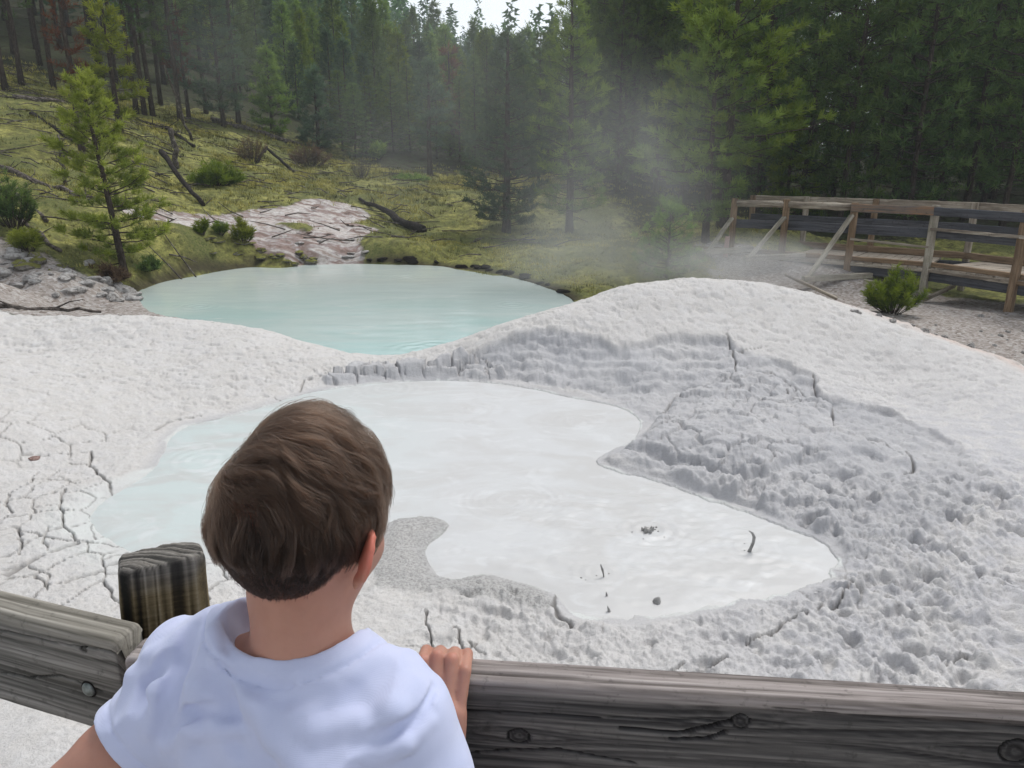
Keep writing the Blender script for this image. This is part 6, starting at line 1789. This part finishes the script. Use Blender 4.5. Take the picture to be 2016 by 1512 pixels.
# ---- rocks
def rock_mesh(seed, sub=4, flatz=.6):
    rs = np.random.RandomState(seed)
    n = 18; V = []
    for i in range(n + 1):
        th = PI * i / n
        for j in range(2 * n):
            ph = PI * j / n; V.append([math.sin(th) * math.cos(ph), math.sin(th) * math.sin(ph), math.cos(th)])
    V = np.array(V)
    for k in range(7):   # planar facets
        d = rs.normal(size=3); d /= np.linalg.norm(d); c = rs.uniform(.55, .85); s = V @ d
        V = V - np.outer(np.maximum(0, s - c), d) * .9
    nz = vnoise3(V[:, 0] * 2.5 + seed, V[:, 1] * 2.5, V[:, 2] * 2.5, seed) - .5 + .4 * (vnoise3(V[:, 0] * 8 + seed, V[:, 1] * 8, V[:, 2] * 8, seed + 1) - .5)
    V = V * (1 + .35 * nz)[:, None] * [1, .8, flatz]
    i, j = np.meshgrid(np.arange(n), np.arange(2 * n), indexing='ij')
    return mesh_from('rock', V, np.stack([i * 2 * n + j, (i + 1) * 2 * n + j, (i + 1) * 2 * n + (j + 1) % (2 * n), i * 2 * n + (j + 1) % (2 * n)], -1).reshape(-1, 4))
def rock_mat(name, a, b, dk, moss=0.0):
    t = NT(name); c = t.coord(); oi = t.n('ShaderNodeObjectInfo')
    v = t.n('ShaderNodeVectorMath', {0: c, 1: t.n('ShaderNodeCombineXYZ', {0: t.math('MULTIPLY', (oi, 'Random'), 20.0)})}, operation='ADD')
    col = t.ramp(t.noise(v, 2.2, 5, .65), [(.32, dk), (.48, a), (.66, b)])
    if moss:
        nrm = t.n('ShaderNodeSeparateXYZ', {0: t.n('ShaderNodeNewGeometry').outputs['Normal']})
        col = t.mix(t.ramp(t.math('ADD', (nrm, 2), t.math('MULTIPLY', t.noise(v, 3, 4), 1.0)), [(.9, 0), (1.25, moss)]), col, (.20, .20, .05))
    return t.bsdf(col, .95, t.noise(v, 7, 6, .7), .8, .05, spec=.15)
MAT_ROCK = rock_mat('pale_rock', (.44, .42, .40), (.62, .61, .59), (.12, .10, .09))
MAT_ROCKM = rock_mat('mossy_rock', (.22, .20, .17), (.36, .34, .30), (.07, .06, .045), .95)
MAT_ROCKP = rock_mat('pinkish_rock', (.34, .25, .215), (.46, .38, .35), (.14, .10, .085))
RM = [rock_mesh(200 + k, flatz=(.55, .7, .45, .6, .8)[k % 5]) for k in range(6)]
RMS = {}
def put_rock(x, y, s, k, mat, label, group, rotz, sc=(1, 1, 1)):
    key = (k, mat.name)
    if key not in RMS: m = RM[k].copy(); m.materials.append(mat); RMS[key] = m
    o = link('boulder', RMS[key], loc=(x, y, gz(x, y) + s * .12), rotz=rotz, scale=(s * sc[0], s * sc[1], s * sc[2]))
    return tag(o, label, 'rock', group)
rs = np.random.RandomState(9)
for i in range(110):
    u = rs.uniform(-60, 275); v = rs.uniform(498, 592) if u < 190 else rs.uniform(548, 592)
    if 120 < u and v < 520: continue
    if v > 560 + 30 * (u > 200) + rs.uniform(0, 30): continue
    g = on_ground(u, v, 9); s = rs.uniform(.03, .14) * (1.15 if u < 120 else .9)
    mossy = v < 535 and rs.rand() < .6
    put_rock(g[0], g[1], s, rs.randint(6), MAT_ROCKM if mossy else MAT_ROCK, 'mossy boulder on the bank left of the turquoise spring' if mossy else 'pale grey boulder on the bank left of the turquoise spring', 'mossy boulders on the left bank' if mossy else 'pale boulders on the left bank', rs.uniform(0, 6), (1.2, 1, .9))
for i in range(26):
    t_ = rs.rand(); u = 400 + 220 * t_; v = 488 + 22 * t_ + rs.uniform(-12, 14)
    g = on_ground(u, v, 11); put_rock(g[0], g[1], rs.uniform(.05, .13), rs.randint(6), MAT_ROCKM, 'mossy boulder on the point beside the pine seedlings', 'mossy boulders on the point', rs.uniform(0, 6), (1.4, 1.1, .6))
for i in range(12):
    u = rs.choice([rs.uniform(600, 720), rs.uniform(540, 700)]); v = rs.uniform(430, 505)
    g = on_ground(u, v, 12); put_rock(g[0], g[1], rs.uniform(.04, .11), rs.randint(6), MAT_ROCKP if v < 470 else MAT_ROCK, 'pinkish rock on the stained terrace where the stream enters' if v < 470 else 'white crusted rock at the mouth of the stream', 'pinkish rocks of the stream terrace' if v < 470 else 'white rocks at the stream mouth', rs.uniform(0, 6), (1.5, 1.2, .5))
for i in range(34):
    u = rs.uniform(1640, 2060); v = rs.uniform(600, 700)
    if v < 612 and u < 1800 or (u - 1640) * .33 + 600 < v - 30: continue
    g = on_ground(u, v, 8); put_rock(g[0], g[1], rs.uniform(.02, .055), rs.randint(6), MAT_ROCK, 'pale stone on the gravel below the footbridge', 'pale stones on the gravel', rs.uniform(0, 6))
for i in range(22):   # dark clods of the undercut turf at the water's edge
    t_ = rs.rand(); u = 715 + 400 * t_; v = np.interp(u, [700, 800, 900, 980, 1050, 1115], [511, 514, 523, 536, 552, 578]) + rs.uniform(-3, 3)
    g = on_ground(u, v, 10.5); put_rock(g[0], g[1], rs.uniform(.05, .11), rs.randint(6), MAT_CHAR, 'dark clod of turf at the far water edge of the turquoise spring', 'dark clods at the far water edge', rs.uniform(0, 6), (1.5, 1, .7))
g = on_ground(66, 902, 2); o = put_rock(g[0], g[1], .042, 2, MAT_ROCKP, 'single reddish brown stone lying on the white mud at the left', None, .5, (1, .9, .9)); o['category'] = 'stone'
t = NT('brown_stone'); c = t.coord(); mt = t.bsdf(t.ramp(t.noise(c, 3, 4), [(.4, (.16, .10, .085)), (.6, (.30, .21, .185))]), .9)
m_ = o.data.copy(); m_.materials.clear(); m_.materials.append(mt); o.data = m_; o.name = 'stone'

# ---- mud thrown up by the bubbling pot
t = NT('wet_grey_mud'); c = t.coord()
MAT_SPLASH = t.bsdf(t.ramp(t.noise(c, 30, 4), [(.35, (.20, .195, .185)), (.65, (.36, .355, .345))]), .35, t.noise(c, 60, 3), .4, .005, spec=.5)
def splash(label, u, v, pts, rad, lobes=0, seed=0, drops=0, ring=0):
    p = Z(u, v, WZ); rs = np.random.RandomState(seed); mb = MB()
    tube(mb, pts, rad, 10, rough=.12, seed=seed)
    for k in range(lobes):
        a = 2 * PI * k / lobes + rs.uniform(-.3, .3); r = ring; q = np.array([math.cos(a) * r, math.sin(a) * r * .9, 0])
        hh = rs.uniform(.5, 1.2) * ring
        tube(mb, [q * .7 - [0, 0, .01], q + [0, 0, hh * .4], q * 1.15 + [0, 0, hh]], [ring * .40, ring * .24, .0015], 7, rough=.15, seed=seed + k)
    for k in range(drops):
        a = rs.uniform(0, 6.28); r = rs.uniform(.03, .12); q = np.array([math.cos(a) * r, math.sin(a) * r, .004]); s = rs.uniform(.003, .006)
        tube(mb, [q - [s, 0, 0], q, q + [s, 0, 0]], [s * .3, s, s * .3], 6, seed=k)
    o = link('mud_splash', mb.mesh('mud_splash'), mat=MAT_SPLASH, loc=(p[0], p[1], WZ + .002)); tag(o, label, 'mud splash')
splash('crown-shaped splash of grey mud with pointed lobes in the middle of the white pot', 1275, 1046, [(0, 0, -.02), (0, 0, .012), (.005, 0, .02)], [.03, .024, .006], 6, 1, 9, .030)
splash('curved jet of grey mud standing up at the right of the white pot', 1478, 1088, [(-.012, 0, -.01), (-.004, 0, .02), (.008, 0, .055), (.010, 0, .09), (-.002, 0, .115), (-.022, 0, .128)], [.012, .009, .0085, .0085, .006, .002], 0, 2, 4)
splash('thin twisted jet of grey mud in the near part of the white pot', 1187, 1138, [(.006, 0, -.01), (.002, 0, .02), (-.004, 0, .045), (-.014, 0, .075)], [.004, .004, .0065, .0035], 0, 3, 5)
splash('small fleck of mud just below the twisted jet', 1194, 1176, [(.0, 0, -.005), (.001, 0, .012), (-.002, 0, .026)], [.004, .0055, .002], 0, 4, 0)
splash('small pointed drip of mud at the near shore of the white pot', 1198, 1204, [(.004, 0, -.005), (.0, 0, .010), (-.006, 0, .028)], [.008, .006, .0015], 0, 5, 0)
splash('rounded grey blob of mud near the lower shore of the white pot', 1294, 1186, [(-.004, 0, -.01), (.0, 0, .010), (.008, 0, .026)], [.022, .018, .005], 0, 6, 0)

# ---- moss, grass and twig litter over the meadow and slope
def meadow():
    rs = np.random.RandomState(31); N = 60000
    az = rs.uniform(-.80, .36, N); d = np.sqrt(rs.uniform(12 ** 2, 31 ** 2, N)); x = az * d; y = d
    gl = ground_h(x, y); h = gl(LUT['h']); mo = gl(LUT['moss']) * (gl(LUT['dark']) < .3)
    pn = fbm(x * 1.1, y * 1.1, 4, 500)
    keep = rs.rand(N) < mo * sst(-.35, .35, pn) * .95
    x, y, h, pn = x[keep], y[keep], h[keep], pn[keep]; n = len(x)
    K = 6; mb = MB()
    a = rs.uniform(0, 2 * PI, (n, K)); ln = rs.uniform(.035, .11, (n, K)) * (y[:, None] / 18); sp = rs.uniform(.2, .9, (n, K))
    bx_ = x[:, None] + rs.normal(size=(n, K)) * .04; by_ = y[:, None] + rs.normal(size=(n, K)) * .04
    wv = .006 * (y[:, None] / 14) * np.ones((n, K)); ta = a + PI / 2
    b0 = np.stack([bx_ - np.cos(ta) * wv, by_ - np.sin(ta) * wv, h[:, None] - .01 + 0 * a], -1); b1 = np.stack([bx_ + np.cos(ta) * wv, by_ + np.sin(ta) * wv, h[:, None] - .01 + 0 * a], -1)
    tp = np.stack([bx_ + np.cos(a) * ln * sp, by_ + np.sin(a) * ln * sp, h[:, None] + ln * (1 - sp * .5)], -1)
    V = np.stack([b0, b1, tp], 2).reshape(-1, 3)
    mb.add(V, None, np.arange(len(V)).reshape(-1, 3), np.repeat(np.clip(.42 + pn * 1.0 + .55 * fbm(x * 3.1, y * 3.1, 3, 501) + rs.uniform(-.15, .15, n), 0, 1), K * 3))
    return mb.mesh('meadow_grass', False)
t = NT('meadow_blades')
MAT_GRASS = t.bsdf(t.ramp((t.attr('shade'), 'Fac'), [(.1, (.07, .08, .03)), (.4, (.17, .165, .055)), (.65, (.34, .32, .09)), (.9, (.48, .43, .14))]), .9, spec=.1)
g_ = tag(link('meadow_grass', meadow(), mat=MAT_GRASS), 'yellow-green moss and short grass over the meadow and slope', None, None, 'stuff'); g_['category'] = 'grass'

def litter():
    """twigs and sticks strewn on the left slope"""
    rs = np.random.RandomState(41); mb = MB(); N = 900
    az = rs.uniform(-.78, .1, N); d = np.sqrt(rs.uniform(13 ** 2, 30 ** 2, N)); x = az * d; y = d
    gl = ground_h(x, y); h = gl(LUT['h']); ok = (gl(LUT['mud']) < .2) & (h > TZ + .12)
    k2 = rs.rand(N) < np.interp(az, [-.78, -.3, .1], [1, .6, .2])
    for i in np.nonzero(ok & k2)[0]:
        L = rs.uniform(.15, .8) * (1 if rs.rand() < .8 else 1.8); a = rs.uniform(-.6, .9) + (PI if rs.rand() < .5 else 0)
        e = np.array([math.cos(a), math.sin(a)]) * L / 2
        h0, h1 = ground_h(np.array([x[i] - e[0], x[i] + e[0]]), np.array([y[i] - e[1], y[i] + e[1]]))(LUT['h'])
        m = (h0 + h1) / 2 + .05 + rs.uniform(0, .05)
        tube(mb, [(x[i] - e[0], y[i] - e[1], h0 + .03), (x[i], y[i], max(m, h[i] + .03)), (x[i] + e[0], y[i] + e[1], h1 + .05 + rs.uniform(0, .12))], [.016, .013, .006], 5, caps=False, seed=i)
    return mb.mesh('twig_litter')
l_ = tag(link('twig_litter', litter(), mat=MAT_DEAD), 'dead twigs and sticks strewn over the left slope and meadow', None, None, 'stuff'); l_['category'] = 'twigs'
# ================================================================== HAZE AND STEAM
def boxmesh(name, lo, hi):
    v = [(x, y, z) for x in (lo[0], hi[0]) for y in (lo[1], hi[1]) for z in (lo[2], hi[2])]
    return mesh_from(name, v, np.array([[0, 1, 3, 2], [4, 6, 7, 5], [0, 4, 5, 1], [2, 3, 7, 6], [0, 2, 6, 4], [1, 5, 7, 3]]), False)
t = NT('haze'); hv = t.n('ShaderNodeVolumePrincipled', {'Color': (.80, .88, .93, 1), 'Density': .0012, 'Anisotropy': .2})
t.t.links.new(hv.outputs[0], t.out.inputs['Volume'])
tag(link('haze', boxmesh('haze', (-460, -460, -6), (460, 460, 75)), mat=t.m), kind='stuff')

def steam(label, u, v, d, size, density, seed, lean=0.0, scale=1.3, thr=(.36, .70)):
    c_ = at_d(u, v, d); n = 16; V = []
    for i in range(n + 1):
        th = PI * i / n
        for j in range(2 * n):
            ph = PI * j / n; V.append([math.sin(th) * math.cos(ph), math.sin(th) * math.sin(ph), math.cos(th)])
    i, j = np.meshgrid(np.arange(n), np.arange(2 * n), indexing='ij')
    me = mesh_from('steam', V, np.stack([i * 2 * n + j, (i + 1) * 2 * n + j, (i + 1) * 2 * n + (j + 1) % (2 * n), i * 2 * n + (j + 1) % (2 * n)], -1).reshape(-1, 4))
    o = link('steam', me, loc=c_); o.scale = size; o.rotation_euler = (0, lean, 0)
    t = NT('steam')
    oc = t.n('ShaderNodeTexCoord').outputs['Object']
    r = t.n('ShaderNodeVectorMath', {0: oc}, operation='LENGTH')
    fall = t.n('ShaderNodeMapRange', {'Value': (r, 'Value'), 'From Min': 1.0, 'From Max': .15, 'To Min': 0.0, 'To Max': 1.0}, interpolation_type='SMOOTHSTEP')
    m = t.n('ShaderNodeMapping', {'Vector': oc, 'Scale': (size[0], size[1], size[2] * .6), 'Location': (seed * 3.1, seed * 1.7, seed)})
    nz = t.noise(m, scale, 3, .55, .8)
    f = t.n('ShaderNodeMapRange', {'Value': nz, 'From Min': thr[0], 'From Max': thr[1], 'To Min': 0.0, 'To Max': 1.0})
    dn = t.math('MULTIPLY', t.math('MULTIPLY', fall, f), density)
    vs = t.n('ShaderNodeVolumePrincipled', {'Color': (.93, .94, .95, 1), 'Density': dn, 'Anisotropy': .1})
    t.t.links.new(vs.outputs[0], t.out.inputs['Volume'])
    o.data.materials.append(t.m)
    tag(o, label, None, None, 'stuff'); o['category'] = 'steam'
    return o
steam('main plume of steam rising between the two conifers and the broad pine behind the mound', 1215, 370, 12.8, (3.0, 1.5, 2.7), .31, 1, lean=-.55, scale=.9, thr=(.12, .85))
steam('thin veil of steam drifting up to the left in front of the far trees', 900, 170, 14.5, (4.4, 1.8, 2.4), .11, 2, lean=-.6, scale=.8, thr=(.2, .8))
steam('low white steam creeping over the ground behind the mound towards the footbridge', 1430, 520, 12.4, (2.5, 1.0, .62), 1.5, 3, scale=1.6, thr=(.28, .75))
steam('steam hanging at the right edge of the turquoise spring', 1130, 500, 12.6, (1.9, 1.0, 1.1), .55, 4, scale=1.2, thr=(.25, .75))
steam('faint bluish steam over the foot of the grey scar', 1200, 735, 6.7, (.85, .45, .30), 1.3, 5, scale=2.6)
steam('faint steam drifting high on the left against the dark wood', 440, 90, 19.0, (2.3, 1.6, 2.6), .06, 6, lean=-.3, thr=(.2, .75))
